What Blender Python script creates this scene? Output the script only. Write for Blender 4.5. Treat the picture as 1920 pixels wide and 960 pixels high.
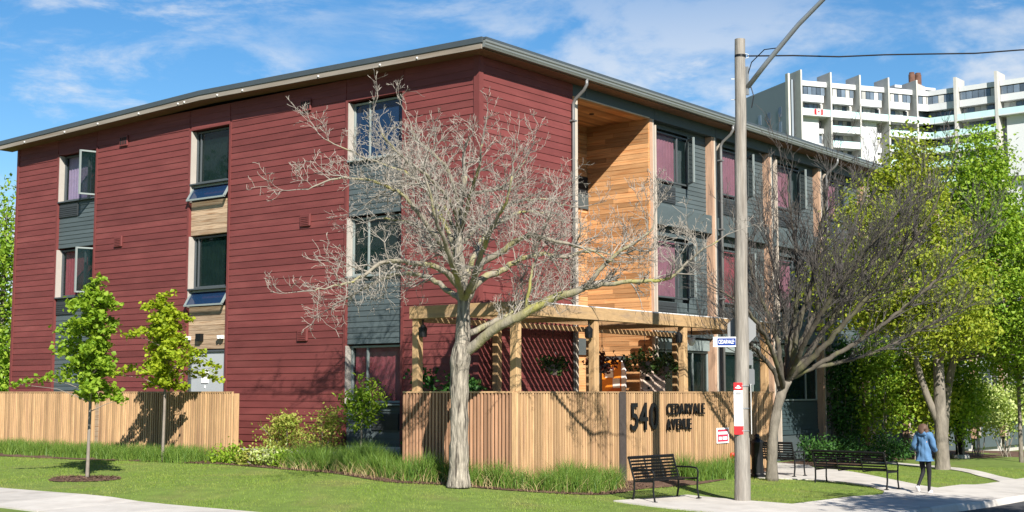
import bpy, bmesh, math, random
import numpy as np
from mathutils import Vector, Matrix
random.seed(7); np.random.seed(7)
for o in list(bpy.data.objects): bpy.data.objects.remove(o)
SC = bpy.context.scene
COL = SC.collection
R = math.radians
# ---------------------------------------------------------------- camera
EYE = (21.086, -25.463, 2.30)
PITCH = 5.7554; HEAD = R(51.79)
fwd_h = Vector((-math.cos(HEAD), math.sin(HEAD), 0)); right = Vector((fwd_h.y, -fwd_h.x, 0))
fwd = fwd_h*math.cos(R(PITCH)) + Vector((0,0,math.sin(R(PITCH))))
upv = right.cross(fwd)
cam_d = bpy.data.cameras.new('camera'); cam = bpy.data.objects.new('camera', cam_d); COL.objects.link(cam)
cam.matrix_world = Matrix(((right.x, upv.x, -fwd.x, EYE[0]), (right.y, upv.y, -fwd.y, EYE[1]), (right.z, upv.z, -fwd.z, EYE[2]), (0,0,0,1)))
cam_d.sensor_width = 36; cam_d.sensor_fit = 'HORIZONTAL'; cam_d.lens = 2530/1920*36
cam_d.clip_end = 3000; cam_d.clip_start = .2
SC.camera = cam
# ---------------------------------------------------------------- world, sun, exposure
SUN_AZ = Vector((.815, -.579, 0)); SUN_EL = R(34.5)
W = bpy.data.worlds.new('World'); SC.world = W; W.use_nodes = True
def build_world():
    nt = W.node_tree; N = nt.nodes; L = nt.links; N.clear()
    out = N.new('ShaderNodeOutputWorld'); bg = N.new('ShaderNodeBackground'); bg.inputs[1].default_value = SKY_STRENGTH
    sky = N.new('ShaderNodeTexSky'); sky.sky_type = 'NISHITA'; sky.sun_disc = False
    sky.sun_elevation = SUN_EL; sky.sun_rotation = math.atan2(SUN_AZ.x, SUN_AZ.y)
    sky.altitude = 0; sky.air_density = 1.0; sky.dust_density = 0.0; sky.ozone_density = 3.0
    tc = N.new('ShaderNodeTexCoord'); sep = N.new('ShaderNodeSeparateXYZ'); L.new(tc.outputs['Generated'], sep.inputs[0])
    def math_(op, a, b=None, clamp=False):
        n = N.new('ShaderNodeMath'); n.operation = op; n.use_clamp = clamp
        for i, v in enumerate((a, b)):
            if v is None: continue
            if isinstance(v, (int, float)): n.inputs[i].default_value = v
            else: L.new(v, n.inputs[i])
        return n.outputs[0]
    def vmap(scl, off):
        mp = N.new('ShaderNodeMapping'); mp.inputs['Scale'].default_value = scl; mp.inputs['Location'].default_value = off; mp.inputs['Rotation'].default_value = (0, R(5), 0)
        L.new(tc.outputs['Generated'], mp.inputs[0]); return mp.outputs[0]
    def layer(scl, off, nscale, detail, rough, dist):
        nz = N.new('ShaderNodeTexNoise'); nz.inputs['Scale'].default_value = nscale; nz.inputs['Detail'].default_value = detail
        nz.inputs['Roughness'].default_value = rough; nz.inputs['Distortion'].default_value = dist
        L.new(vmap(scl, off), nz.inputs['Vector']); return nz.outputs[0]
    def ss(v, lo, hi, gain=1.0):
        mr = N.new('ShaderNodeMapRange'); mr.interpolation_type = 'SMOOTHSTEP'; mr.inputs[1].default_value = lo; mr.inputs[2].default_value = hi; mr.inputs[3].default_value = 0; mr.inputs[4].default_value = gain
        L.new(v, mr.inputs[0]); return mr.outputs[0]
    wisps = layer((1, 1, 3.2), CLOUD_OFF[0], 9, 11, .64, .35); cover = layer((1, 1, 2.0), CLOUD_OFF[1], 3.2, 3, .5, 0.)
    banks = layer((1, 1, 2.2), CLOUD_OFF[2], 5.0, 10, .58, .25)
    low = math_('MULTIPLY', math_('SUBTRACT', .34, sep.outputs[2]), .30)          # cloud thickens towards the horizon
    w = math_('MULTIPLY', ss(wisps, .45, .74, .9), ss(math_('ADD', cover, low), .36, .60))
    b = math_('MULTIPLY', ss(math_('ADD', banks, low), .548, .68, .95), ss(sep.outputs[2], .36, .16))
    f = math_('MAXIMUM', w, b)
    mix = N.new('ShaderNodeMix'); mix.data_type = 'RGBA'
    L.new(f, mix.inputs[0]); 
    hs = N.new('ShaderNodeHueSaturation'); hs.inputs['Saturation'].default_value = 1.3; hs.inputs['Value'].default_value = 1.3
    L.new(sky.outputs[0], hs.inputs['Color']); L.new(hs.outputs[0], mix.inputs[6]); mix.inputs[7].default_value = CLOUD_COL
    L.new(mix.outputs[2], bg.inputs[0]); L.new(bg.outputs[0], out.inputs[0])
SKY_STRENGTH = 0.05
CLOUD_COL = (8.6, 8.9, 9.3, 1)
CLOUD_OFF = ((.3, .7, .2), (2.1, .4, 0), (14.2, 5.5, .2))
build_world()
sun_d = bpy.data.lights.new('sun', 'SUN'); sun = bpy.data.objects.new('sun', sun_d); COL.objects.link(sun)
sun_d.energy = 5.0; sun_d.angle = R(.53); sun_d.color = (1, .945, .87)
sdir = Vector((-SUN_AZ.x*math.cos(SUN_EL), -SUN_AZ.y*math.cos(SUN_EL), -math.sin(SUN_EL)))
sun.rotation_euler = sdir.to_track_quat('-Z', 'Y').to_euler(); sun.location = (30, -20, 30)
SC.view_settings.view_transform = 'Standard'; SC.view_settings.look = 'None'; SC.view_settings.gamma = 1; SC.view_settings.exposure = 1.0
SC.view_settings.use_curve_mapping = False
# ---------------------------------------------------------------- helpers
class MB:
    def __init__(s): s.v = []; s.f = []
    def add(s, v, f):
        n = len(s.v); s.v += [tuple(p) for p in v]; s.f += [tuple(i+n for i in q) for q in f]; return s
    def box(s, a, b):
        x0,y0,z0 = [min(p,q) for p,q in zip(a,b)]; x1,y1,z1 = [max(p,q) for p,q in zip(a,b)]
        return s.add([(x0,y0,z0),(x1,y0,z0),(x1,y1,z0),(x0,y1,z0),(x0,y0,z1),(x1,y0,z1),(x1,y1,z1),(x0,y1,z1)],
            [(0,3,2,1),(4,5,6,7),(0,1,5,4),(1,2,6,5),(2,3,7,6),(3,0,4,7)])
    def bar(s, p, q, w, h, up=(0,0,1)):
        p = Vector(p); q = Vector(q); d = (q-p).normalized(); u = Vector(up)
        if abs(d.dot(u)) > .98: u = Vector((0,1,0))
        a = d.cross(u).normalized()*w/2; b = a.cross(d).normalized()*h/2
        c = [p-a-b, p+a-b, p+a+b, p-a+b, q-a-b, q+a-b, q+a+b, q-a+b]
        return s.add(c, [(0,3,2,1),(4,5,6,7),(0,1,5,4),(1,2,6,5),(2,3,7,6),(3,0,4,7)])
    def tube(s, pts, rad, n=6, cap=True):
        P = [Vector(p) for p in pts]
        if isinstance(rad, (int, float)): rad = [rad]*len(P)
        t0 = (P[1]-P[0]).normalized(); u = t0.cross(Vector((0,0,1)))
        if u.length < .05: u = t0.cross(Vector((0,1,0)))
        u.normalize(); V = []; F = []
        for i, p in enumerate(P):
            t = (P[min(i+1, len(P)-1)]-P[max(i-1, 0)])
            t = t.normalized() if t.length > 1e-9 else t0
            u = (u - t*u.dot(t)); u = u.normalized() if u.length > 1e-6 else t.orthogonal().normalized()
            w = t.cross(u)
            for k in range(n):
                a = 2*math.pi*k/n; V.append(p + (u*math.cos(a)+w*math.sin(a))*rad[i])
        for i in range(len(P)-1):
            for k in range(n):
                k2 = (k+1) % n; F.append((i*n+k, i*n+k2, (i+1)*n+k2, (i+1)*n+k))
        if cap: F.append(tuple(range(n-1, -1, -1))); F.append(tuple((len(P)-1)*n+k for k in range(n)))
        return s.add(V, F)
    def lathe(s, c, prof, n=16):
        V = []; F = []; m = len(prof)
        for k in range(n):
            a = 2*math.pi*k/n
            for r, z in prof: V.append((c[0]+r*math.cos(a), c[1]+r*math.sin(a), c[2]+z))
        for k in range(n):
            k2 = (k+1) % n
            for j in range(m-1): F.append((k*m+j, k2*m+j, k2*m+j+1, k*m+j+1))
        return s.add(V, F)
    def prism(s, poly, ext):   # planar polygon (3-d points) pushed along ext
        n = len(poly); e = Vector(ext); V = [Vector(p) for p in poly]; V += [p+e for p in V]
        F = [tuple(range(n-1,-1,-1)), tuple(range(n, 2*n))] + [(i, (i+1) % n, n+(i+1) % n, n+i) for i in range(n)]
        return s.add(V, F)
    def mesh(s, name, m=None, smooth=False, recalc=True):
        me = bpy.data.meshes.new(name); me.from_pydata(s.v, [], s.f)
        if recalc:
            bm = bmesh.new(); bm.from_mesh(me); bmesh.ops.recalc_face_normals(bm, faces=bm.faces); bm.to_mesh(me); bm.free()
        if m: me.materials.append(m)
        if smooth: me.polygons.foreach_set('use_smooth', [True]*len(me.polygons))
        me.update(); return me
    def build(s, name, m, parent=None, smooth=False, bevel=0, recalc=True):
        o = link(name, s.mesh(name, m, smooth, recalc), parent)
        if bevel:
            b = o.modifiers.new('b', 'BEVEL'); b.width = bevel; b.segments = 1; b.limit_method = 'ANGLE'
        return o
def link(name, me, parent=None, loc=None):
    o = bpy.data.objects.new(name, me); COL.objects.link(o)
    if loc is not None: o.location = loc
    if parent is not None:
        o.parent = parent; o.matrix_parent_inverse = PINV[parent.name] if parent.name in PINV else Matrix.Identity(4)
    return o
PINV = {}
def tag(o, label=None, cat=None, group=None, kind=None):
    if label: o['label'] = label
    if cat: o['category'] = cat
    if group: o['group'] = group
    if kind: o['kind'] = kind
    return o
def thing(name, label, cat, loc=(0,0,0), group=None):     # Empty at the base; its parts are given in world coordinates
    o = bpy.data.objects.new(name, None); COL.objects.link(o); o.location = loc; o.empty_display_size = .2
    PINV[o.name] = Matrix.Translation(-Vector(loc))
    return tag(o, label, cat, group)
def bigmesh(name, V, Fq, m, parent=None, smooth=False):    # numpy arrays: verts (n,3), faces (k,4) or (k,3)
    me = bpy.data.meshes.new(name); k, w = Fq.shape
    me.vertices.add(len(V)); me.vertices.foreach_set('co', np.ascontiguousarray(V, dtype=np.float32).ravel())
    me.loops.add(k*w); me.loops.foreach_set('vertex_index', np.ascontiguousarray(Fq, dtype=np.int32).ravel())
    me.polygons.add(k); me.polygons.foreach_set('loop_start', np.arange(0, k*w, w, dtype=np.int32))
    if smooth: me.polygons.foreach_set('use_smooth', np.ones(k, dtype=bool))
    me.update(calc_edges=True); me.validate()
    if m: me.materials.append(m)
    return link(name, me, parent)
# ---------------------------------------------------------------- materials
def M(name, col, rough=.75, var=.12, scale=6, rnd=0., bump=0., bscale=None, stretch=(1,1,1), spec=.3, metal=0., col2=None, c2scale=2., c2lo=.5, c2hi=.7, island=0., detail=5):
    m = bpy.data.materials.new(name); m.use_nodes = True; nt = m.node_tree; N = nt.nodes; L = nt.links
    p = N['Principled BSDF']; p.inputs['Roughness'].default_value = rough; p.inputs['Specular IOR Level'].default_value = spec; p.inputs['Metallic'].default_value = metal
    geo = N.new('ShaderNodeNewGeometry'); mp = N.new('ShaderNodeMapping'); mp.inputs['Scale'].default_value = stretch
    L.new(geo.outputs['Position'], mp.inputs[0])
    nz = N.new('ShaderNodeTexNoise'); nz.inputs['Scale'].default_value = scale; nz.inputs['Detail'].default_value = detail; nz.inputs['Roughness'].default_value = .6
    L.new(mp.outputs[0], nz.inputs['Vector'])
    mr = N.new('ShaderNodeMapRange'); mr.inputs[1].default_value = .25; mr.inputs[2].default_value = .75; mr.inputs[3].default_value = 1-var; mr.inputs[4].default_value = 1+var
    L.new(nz.outputs[0], mr.inputs[0]); val = mr.outputs[0]
    def mul(a, src, amp):
        q = N.new('ShaderNodeMapRange'); q.inputs[3].default_value = 1-amp; q.inputs[4].default_value = 1+amp; L.new(src, q.inputs[0])
        x = N.new('ShaderNodeMath'); x.operation = 'MULTIPLY'; L.new(a, x.inputs[0]); L.new(q.outputs[0], x.inputs[1]); return x.outputs[0]
    if rnd:
        oi = N.new('ShaderNodeObjectInfo'); val = mul(val, oi.outputs['Random'], rnd)
    if island: val = mul(val, geo.outputs['Random Per Island'], island)
    base = N.new('ShaderNodeRGB'); base.outputs[0].default_value = (*col, 1); bo = base.outputs[0]
    if col2:
        n2 = N.new('ShaderNodeTexNoise'); n2.inputs['Scale'].default_value = c2scale; n2.inputs['Detail'].default_value = 6; L.new(mp.outputs[0], n2.inputs['Vector'])
        r2 = N.new('ShaderNodeMapRange'); r2.inputs[1].default_value = c2lo; r2.inputs[2].default_value = c2hi; L.new(n2.outputs[0], r2.inputs[0])
        mx = N.new('ShaderNodeMix'); mx.data_type = 'RGBA'; L.new(r2.outputs[0], mx.inputs[0]); L.new(bo, mx.inputs[6]); mx.inputs[7].default_value = (*col2, 1); bo = mx.outputs[2]
    vm = N.new('ShaderNodeVectorMath'); vm.operation = 'SCALE'; L.new(bo, vm.inputs[0]); L.new(val, vm.inputs['Scale'])
    L.new(vm.outputs[0], p.inputs['Base Color'])
    if bump:
        nb = N.new('ShaderNodeTexNoise'); nb.inputs['Scale'].default_value = bscale or scale*4; nb.inputs['Detail'].default_value = 5; L.new(mp.outputs[0], nb.inputs['Vector'])
        b = N.new('ShaderNodeBump'); b.inputs['Strength'].default_value = 1; b.inputs['Distance'].default_value = bump; L.new(nb.outputs[0], b.inputs['Height']); L.new(b.outputs[0], p.inputs['Normal'])
    return m
def leaf_mat(name, col, col2, var=.35, trans=.4, patch=None, pscale=.6):
    m = bpy.data.materials.new(name); m.use_nodes = True; nt = m.node_tree; N = nt.nodes; L = nt.links
    N.remove(N['Principled BSDF']); out = N['Material Output']
    geo = N.new('ShaderNodeNewGeometry'); mx = N.new('ShaderNodeMix'); mx.data_type = 'RGBA'
    L.new(geo.outputs['Random Per Island'], mx.inputs[0]); mx.inputs[6].default_value = (*col, 1); mx.inputs[7].default_value = (*col2, 1)
    if patch:
        nz = N.new('ShaderNodeTexNoise'); nz.inputs['Scale'].default_value = pscale; nz.inputs['Detail'].default_value = 5; L.new(geo.outputs['Position'], nz.inputs['Vector'])
        mr = N.new('ShaderNodeMapRange'); mr.inputs[1].default_value = .46; mr.inputs[2].default_value = .70; L.new(nz.outputs[0], mr.inputs[0])
        m2 = N.new('ShaderNodeMix'); m2.data_type = 'RGBA'; L.new(mr.outputs[0], m2.inputs[0]); L.new(mx.outputs[2], m2.inputs[6]); m2.inputs[7].default_value = (*patch, 1); mx = m2
    df = N.new('ShaderNodeBsdfPrincipled'); df.inputs['Roughness'].default_value = .5; df.inputs['Specular IOR Level'].default_value = .25
    tr = N.new('ShaderNodeBsdfTranslucent'); ms = N.new('ShaderNodeMixShader'); ms.inputs[0].default_value = trans
    br = N.new('ShaderNodeVectorMath'); br.operation = 'MULTIPLY'; br.inputs[1].default_value = (1.25, 1.2, .5)
    L.new(mx.outputs[2], df.inputs['Base Color']); L.new(mx.outputs[2], br.inputs[0]); L.new(br.outputs[0], tr.inputs['Color'])
    L.new(df.outputs[0], ms.inputs[1]); L.new(tr.outputs[0], ms.inputs[2]); L.new(ms.outputs[0], out.inputs[0]); return m
def glass_mat(name, tint=(.02,.04,.04), clear=.86):
    m = bpy.data.materials.new(name); m.use_nodes = True; nt = m.node_tree; N = nt.nodes; L = nt.links
    p = N['Principled BSDF']; p.inputs['Base Color'].default_value = (*tint, 1); p.inputs['Roughness'].default_value = .03; p.inputs['Specular IOR Level'].default_value = .4
    tr = N.new('ShaderNodeBsdfTransparent'); ms = N.new('ShaderNodeMixShader'); ms.inputs[0].default_value = clear
    L.new(p.outputs[0], ms.inputs[1]); L.new(tr.outputs[0], ms.inputs[2]); L.new(ms.outputs[0], N['Material Output'].inputs[0]); return m
MT = dict(
 red=M('red_siding', (.138,.036,.033), .62, .17, 3, rnd=.15, bump=.0015, bscale=60, stretch=(.35,.35,1.6), spec=.25, col2=(.165,.047,.042), c2scale=1.2),
 redtrim=M('red_trim', (.14,.037,.034), .6, .08, 4, rnd=.05, spec=.25),
 grey=M('grey_siding', (.066,.085,.088), .6, .13, 3, rnd=.10, stretch=(.4,.4,1.6), spec=.3),
 teal=M('dark_header_metal', (.035,.055,.06), .5, .1, 2, spec=.4),
 cedar=M('weathered_cedar', (.44,.27,.13), .75, .28, 5, rnd=.16, bump=.003, bscale=30, stretch=(.25,.25,9), col2=(.32,.22,.14), c2scale=3),
 cedarwarm=M('oiled_cedar_planks', (.43,.235,.105), .65, .3, 4, rnd=.36, bump=.002, bscale=25, stretch=(.35,.35,7), col2=(.36,.15,.05), c2scale=2.5),
 greycedar=M('weathered_grey_planks', (.36,.26,.17), .8, .35, 5, rnd=.2, stretch=(.4,.4,9), col2=(.22,.12,.06), c2scale=3),
 slat=M('fence_slat_cedar', (.42,.265,.135), .72, .3, 6, rnd=.26, bump=.002, bscale=40, stretch=(6,6,.4), col2=(.30,.18,.10), c2scale=1.5),
 slat_red=M('fence_slat_redwood', (.40,.225,.13), .72, .22, 6, rnd=.26, bump=.002, bscale=40, stretch=(6,6,.4), col2=(.27,.15,.09), c2scale=1.5),
 post=M('pergola_timber', (.40,.26,.13), .7, .2, 5, rnd=.08, bump=.003, bscale=30, stretch=(5,5,.6), col2=(.34,.2,.09), c2scale=1.4),
 beam=M('pergola_beam_timber', (.38,.25,.125), .72, .2, 5, rnd=.08, bump=.003, bscale=30, stretch=(.8,.8,5), col2=(.29,.2,.12), c2scale=1.3),
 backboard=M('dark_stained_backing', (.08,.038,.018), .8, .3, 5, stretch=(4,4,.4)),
 darkwood=M('dark_post', (.055,.045,.04), .6, .2),
 fascia=M('grey_fascia_wood', (.24,.21,.175), .75, .2, 3, stretch=(.3,.3,5), col2=(.2,.16,.12), c2scale=1.2),
 soffit=M('brown_soffit', (.17,.09,.055), .7, .2, 4, stretch=(.5,5,1)),
 gutter=M('gutter_metal', (.20,.215,.20), .38, .06, 4, spec=.5, metal=.35),
 flash=M('roof_flashing', (.05,.062,.068), .42, .08, 3, spec=.5),
 roof=M('roof_membrane', (.09,.1,.11), .7),
 downspout=M('downspout_metal', (.17,.17,.165), .4, .08, 5, spec=.5, metal=.3),
 cream=M('cream_trim', (.44,.38,.31), .6, .08, 4),
 reveal=M('pale_reveal', (.36,.33,.29), .6, .06, 4),
 frame=M('window_frame_grey', (.06,.07,.075), .45, .05, spec=.4),
 framelt=M('window_frame_light', (.21,.245,.235), .45, .05, spec=.4),
 concrete=M('foundation_concrete', (.42,.40,.36), .85, .15, 5, bump=.003),
 finwood=M('pinkish_weathered_fin', (.37,.235,.155), .75, .22, 5, rnd=.1, stretch=(5,5,.5), col2=(.27,.17,.12), c2scale=1.5),
 dark=M('dark_interior', (.012,.014,.015), .9, .1),
 louver=M('ac_louver', (.035,.04,.043), .55, .1),
 glass=glass_mat('window_glass'), glassdark=glass_mat('green_reflection_glass', (.006,.018,.017), .55), glassblue=glass_mat('blue_reflection_glass', (.012,.035,.085), .35),  # green and blue tints put mirrored trees and sky into the glass colour
 skyp=M('mauve_sky_reflection', (.34,.27,.42), .9, .1), curtr=M('wine_curtain', (.26,.06,.075), .9, .15), backk=M('pink_backing', (.26,.115,.155), .85, .3, 1.0), backb=M('blue_backing', (.035,.065,.12), .8, .15), backg=M('green_grey_backing', (.03,.055,.05), .9, .5, 3),  # mauve sheet paints the mirrored sky; blue and green sheets back tinted panes
 white=M('white_plastic', (.72,.72,.70), .45, .03), black=M('black_powder_coat', (.006,.0065,.007), .45, .1, spec=.3),
 doorgrey=M('grey_door_paint', (.36,.385,.39), .5, .05, 2), 
)
# ---------------------------------------------------------------- ground
CPA = np.array([(-40,0,.5),(-30,-2,.47),(-22,0,.5),(-14,0,.5),(-8,0,.5),(-3,0,.5),(0,0,.48),(-22,-4,.42),(-14,-3,.42),(-9,-2.5,.43),(-5,-2,.44),(-1,-2,.43),(3.2,-2.6,.40),(3.2,0.5,.34),(3.0,4,.2),(3.0,9,.08),(2.2,-4.2,.36),(3.6,-4,.33),(4.2,-2.6,.27),(4.35,-.5,.2),(1,-4.5,.38),(7,-3.5,.02),(7.5,-1.5,-.01),(5.2,-1.2,.0),(6.2,1.5,0),(-2,-4.5,.38),(-6,-7,.34),(-12,-7,.36),(-22,-8,.38),(-5.6,-9.3,.2),(-14,-9.3,.24),(-25,-9.3,.28),(2,-9.2,.15),(6,-9,.1),(-6,-12,.1),(3,-12,.08),(-20,-12,.15),(7.1,.1,0),(5.6,-2.6,.05),(5.8,.4,0),(6.2,-1.8,.0),(4.6,-2.4,.18),(5,-5,.15),(8.5,-4,.0),(9,-8,.03),(4.3,2,.12),(4.8,5.9,.08),(5.4,7,0),(7.7,6,-.05),(6.5,3,-.02),(8.7,6.3,-.17),(10.2,1.2,-.1),(10.5,-4,-.05),(10.6,7,-.2),(5.3,16.3,-.1),(2,14,-.02),(2,25,-.1),(8,14,-.2),(10.6,15,-.3),(10.6,25,-.4),(6,28,-.3),(10.6,45,-.6),(3,45,-.5),(20,-25,.3),(30,0,-.2),(30,40,-.7),(0,-30,.3),(-30,-30,.4)])
def gza(x, y, s=1.7):
    x = np.asarray(x, float); y = np.asarray(y, float)
    d2 = (x[..., None]-CPA[:,0])**2 + (y[..., None]-CPA[:,1])**2
    w = np.exp(-(d2-d2.min(-1, keepdims=True))/(2*s*s))/(1+d2/(s*s))
    return (w*CPA[:,2]).sum(-1)/w.sum(-1)
def gz(x, y): return float(gza(x, y))
MT.update(
 lawn=M('lawn_soil_green', (.12,.175,.03), .95, .25, 3, col2=(.15,.155,.045), c2scale=.7, c2lo=.5, c2hi=.75, bump=.02, bscale=25),
 blade=leaf_mat('grass_blade', (.13,.23,.026), (.27,.35,.06), trans=.35, patch=(.32,.34,.09), pscale=.75),
 tallblade=leaf_mat('tall_grass_blade', (.06,.14,.02), (.18,.27,.045), trans=.3),
 walk=M('sidewalk_concrete', (.47,.44,.395), .9, .12, 2.5, bump=.003, bscale=40, rnd=.07, col2=(.38,.35,.31), c2scale=.9),
 asphalt=M('asphalt', (.055,.055,.058), .9, .2, 6, bump=.006, bscale=60),
 mulch=M('bark_mulch', (.10,.055,.035), .95, .45, 9, bump=.03, bscale=30, col2=(.17,.11,.075), c2scale=6),
 chip=M('bark_chip', (.12,.07,.045), .9, .3, 9, island=.5),
)
def terrain():
    fine = np.arange(-26, 26.01, .5)
    far = np.array([30, 36, 45, 60, 80, 120, 200, 400, 900.])
    xs = np.concatenate([-far[::-1], fine, far]); ys = np.concatenate([-far[::-1], fine, far])
    X, Y = np.meshgrid(xs, ys, indexing='ij'); Z = gza(X, Y)
    Z = np.where(X > 10.2, Z-.18, Z)                     # the carriageway lies a kerb lower
    Z = np.where(Y < -14.6, Z-.14, Z)
    nx, ny = X.shape; V = np.stack([X, Y, Z], -1).reshape(-1, 3)
    i, j = np.meshgrid(np.arange(nx-1), np.arange(ny-1), indexing='ij'); a = (i*ny+j).ravel()
    Fq = np.stack([a, a+ny, a+ny+1, a+1], 1)
    tag(bigmesh('lawn', V, Fq, MT['lawn'], smooth=True), 'mown green lawn around the red building', None, kind='structure')
terrain()
def drape(name, poly, m, off, maxlen=.8, parent=None, kind='structure', label=None, thick=0):
    bm = bmesh.new(); vs = [bm.verts.new((x, y, 0)) for x, y in poly]; bm.faces.new(vs); bmesh.ops.triangulate(bm, faces=bm.faces)
    for _ in range(7):
        es = [e for e in bm.edges if e.calc_length() > maxlen]
        if not es: break
        bmesh.ops.subdivide_edges(bm, edges=es, cuts=1, use_grid_fill=False); bmesh.ops.triangulate(bm, faces=bm.faces)
    bmesh.ops.recalc_face_normals(bm, faces=bm.faces)
    if bm.faces and list(bm.faces)[0].normal.z < 0: bmesh.ops.reverse_faces(bm, faces=bm.faces)
    if thick:
        r = bmesh.ops.extrude_face_region(bm, geom=bm.faces[:]); up = [v for v in r['geom'] if isinstance(v, bmesh.types.BMVert)]
        low = set(bm.verts)-set(up)
        for v in low: v.co.z = gz(v.co.x, v.co.y)+off-thick
        for v in up: v.co.z = gz(v.co.x, v.co.y)+off
        bmesh.ops.recalc_face_normals(bm, faces=bm.faces)
    else:
        for v in bm.verts: v.co.z = gz(v.co.x, v.co.y)+off
    me = bpy.data.meshes.new(name); bm.to_mesh(me); bm.free(); me.materials.append(m)
    o = link(name, me, parent)
    if kind and parent is None: o['kind'] = kind
    if label: o['label'] = label
    return o
WALKS = []        # polygons kept clear of grass
def smooth_poly(pts, n=6):
    out = []; k = len(pts)
    for i in range(k):
        p0, p1, p2, p3 = [np.array(pts[(i+d) % k], float) for d in (-1, 0, 1, 2)]
        for t in np.linspace(0, 1, n, endpoint=False):
            out.append(tuple(.5*((2*p1)+(p2-p0)*t+(2*p0-5*p1+4*p2-p3)*t*t+(-p0+3*p1-3*p2+p3)*t**3)))
    return out
# sidewalk along the side street (slabs), sidewalk along the main street (slabs), kerb stones, road
sw = tag(bpy.data.objects.new('side_sidewalk', None), kind='structure'); COL.objects.link(sw); PINV[sw.name] = Matrix.Identity(4)
for k in range(17):
    x0 = -22+k*1.75; drape('slab', [(x0+.014, -9.12), (x0+1.736, -9.12), (x0+1.736, -11.3), (x0+.014, -11.3)], MT['walk'], .03, 1.2, sw, None, thick=.08)
WALKS.append([(-30,-9.08),(8,-9.08),(8,-11.4),(-30,-11.4)])
sw2 = tag(bpy.data.objects.new('sidewalk', None), kind='structure'); COL.objects.link(sw2); PINV[sw2.name] = Matrix.Identity(4)
for k in range(26):
    y0 = -8.0+k*1.7; drape('slab', [(8.25, y0+.014), (10.17, y0+.014), (10.17, y0+1.686), (8.25, y0+1.686)], MT['walk'], .03, 1.2, sw2, None, thick=.08)
WALKS.append([(8.2,-9),(10.6,-9),(10.6,40),(8.2,40)])
kb = tag(bpy.data.objects.new('kerb', None), kind='structure'); COL.objects.link(kb); PINV[kb.name] = Matrix.Identity(4)
for k in range(30):
    y0 = -10+k*1.5; zc = gz(10.4, y0+.75); dz = gz(10.4, y0+1.49)-gz(10.4, y0+.01)
    mb = MB(); x0, x1 = 10.19, 10.44
    prof = [(x0,-.28),(x1+.03,-.28),(x1+.03,-.12),(x1,-.005),(x1-.03,.03),(x0,.034)]
    mb.prism([(px, y0+.006, zc-dz/2+pz) for px, pz in prof], (0, 1.488, dz)); mb.build('kerb_stone', MT['walk'], kb)
drape('road', [(10.47,-60),(34,-60),(34,90),(10.47,90)], MT['asphalt'], -.115, 6)
drape('side_road', [(-60,-15),(-60,-30),(10.4,-30),(10.4,-15)], MT['asphalt'], -.1, 6)
padp = [(5.62,-2.5),(8.23,-2.7),(8.23,.15),(7.3,.18),(5.66,.32)]
drape('bench_pad', padp, MT['walk'], .028, .6, thick=.08); WALKS.append(padp)
walkp = [(.3,8.2),(1.6,6.6),(3.3,6.5),(4.3,6.55),(5.2,7.15),(6.2,7.15),(7.05,6.75),(7.8,5.9),(8.23,4.75),(8.23,8.2),(7.8,8.35),(6.5,9.2),(4.5,10.75),(3.0,12.3),(1.8,14.2),(.3,15)]
drape('entrance_walk', walkp, MT['walk'], .026, .6, thick=.08); WALKS.append(walkp)
pathp = [(8.23,12.9),(8.23,14.2),(7.2,15.4),(5.6,17.0),(3.8,18.2),(1.6,19.4),(1.4,18.6),(3.5,17.5),(5.1,16.6),(6.5,15.3),(7.5,14.1)]
drape('lawn_path', pathp, MT['walk'], .026, .6, thick=.08); WALKS.append(pathp)
terr = [(-.4,-2.45),(3.1,-2.45),(3.1,6.6),(.3,8.4),(.05,8.4),(.05,.05),(-.4,.05)]
drape('patio', [(.05,-2.5),(3.1,-2.5),(3.1,8.9),(.05,8.9)], MT['walk'], .022, .8, thick=.06); WALKS.append([(.0,-2.55),(3.2,-2.55),(3.2,9),(0,9)])
BEDS = []
def bed(pts, name='mulch_bed'):
    q = smooth_poly(pts); drape(name, q, MT['mulch'], .014, .5, label='dark brown bark mulch bed'); BEDS.append(q)
bed([(-7.6,-.1),(-7.5,-2.6),(-6.3,-2.6),(-3.9,-2.95),(-2.1,-3.05),(-.2,-3.75),(1.1,-4.15),(2.2,-3.75),(3.4,-3.55),(4.35,-2.75),(4.75,-1.6),(4.5,.3),(4.5,2.5),(4.2,4.6),(3.4,6.2),(3.1,6.2),(3.1,-2.5),(0,-2.5),(0,-.1)])
bed([(-26,-1.3),(-26,-3.2),(-15,-3.35),(-12.5,-3.2),(-10.4,-2.9),(-8.6,-2.75),(-7.5,-2.65),(-7.4,-1.3)])
bed([(-6.9,-6.9),(-6.1,-7.75),(-5.1,-7.35),(-5.0,-6.7),(-5.9,-6.2)])
bed([(.2,15.2),(2.2,14.4),(2.6,16.5),(1.3,18.4),(1.5,19.8),(2.6,22.5),(4.0,25),(4.0,31),(1.9,40),(.2,40)])
def inside(poly, x, y):
    P = np.array(poly); r = np.zeros(x.shape, bool); n = len(P); j = n-1
    for i in range(n):
        c = ((P[i,1] > y) != (P[j,1] > y)) & (x < (P[j,0]-P[i,0])*(y-P[i,1])/(P[j,1]-P[i,1]+1e-12)+P[i,0]); r ^= c; j = i
    return r
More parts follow.
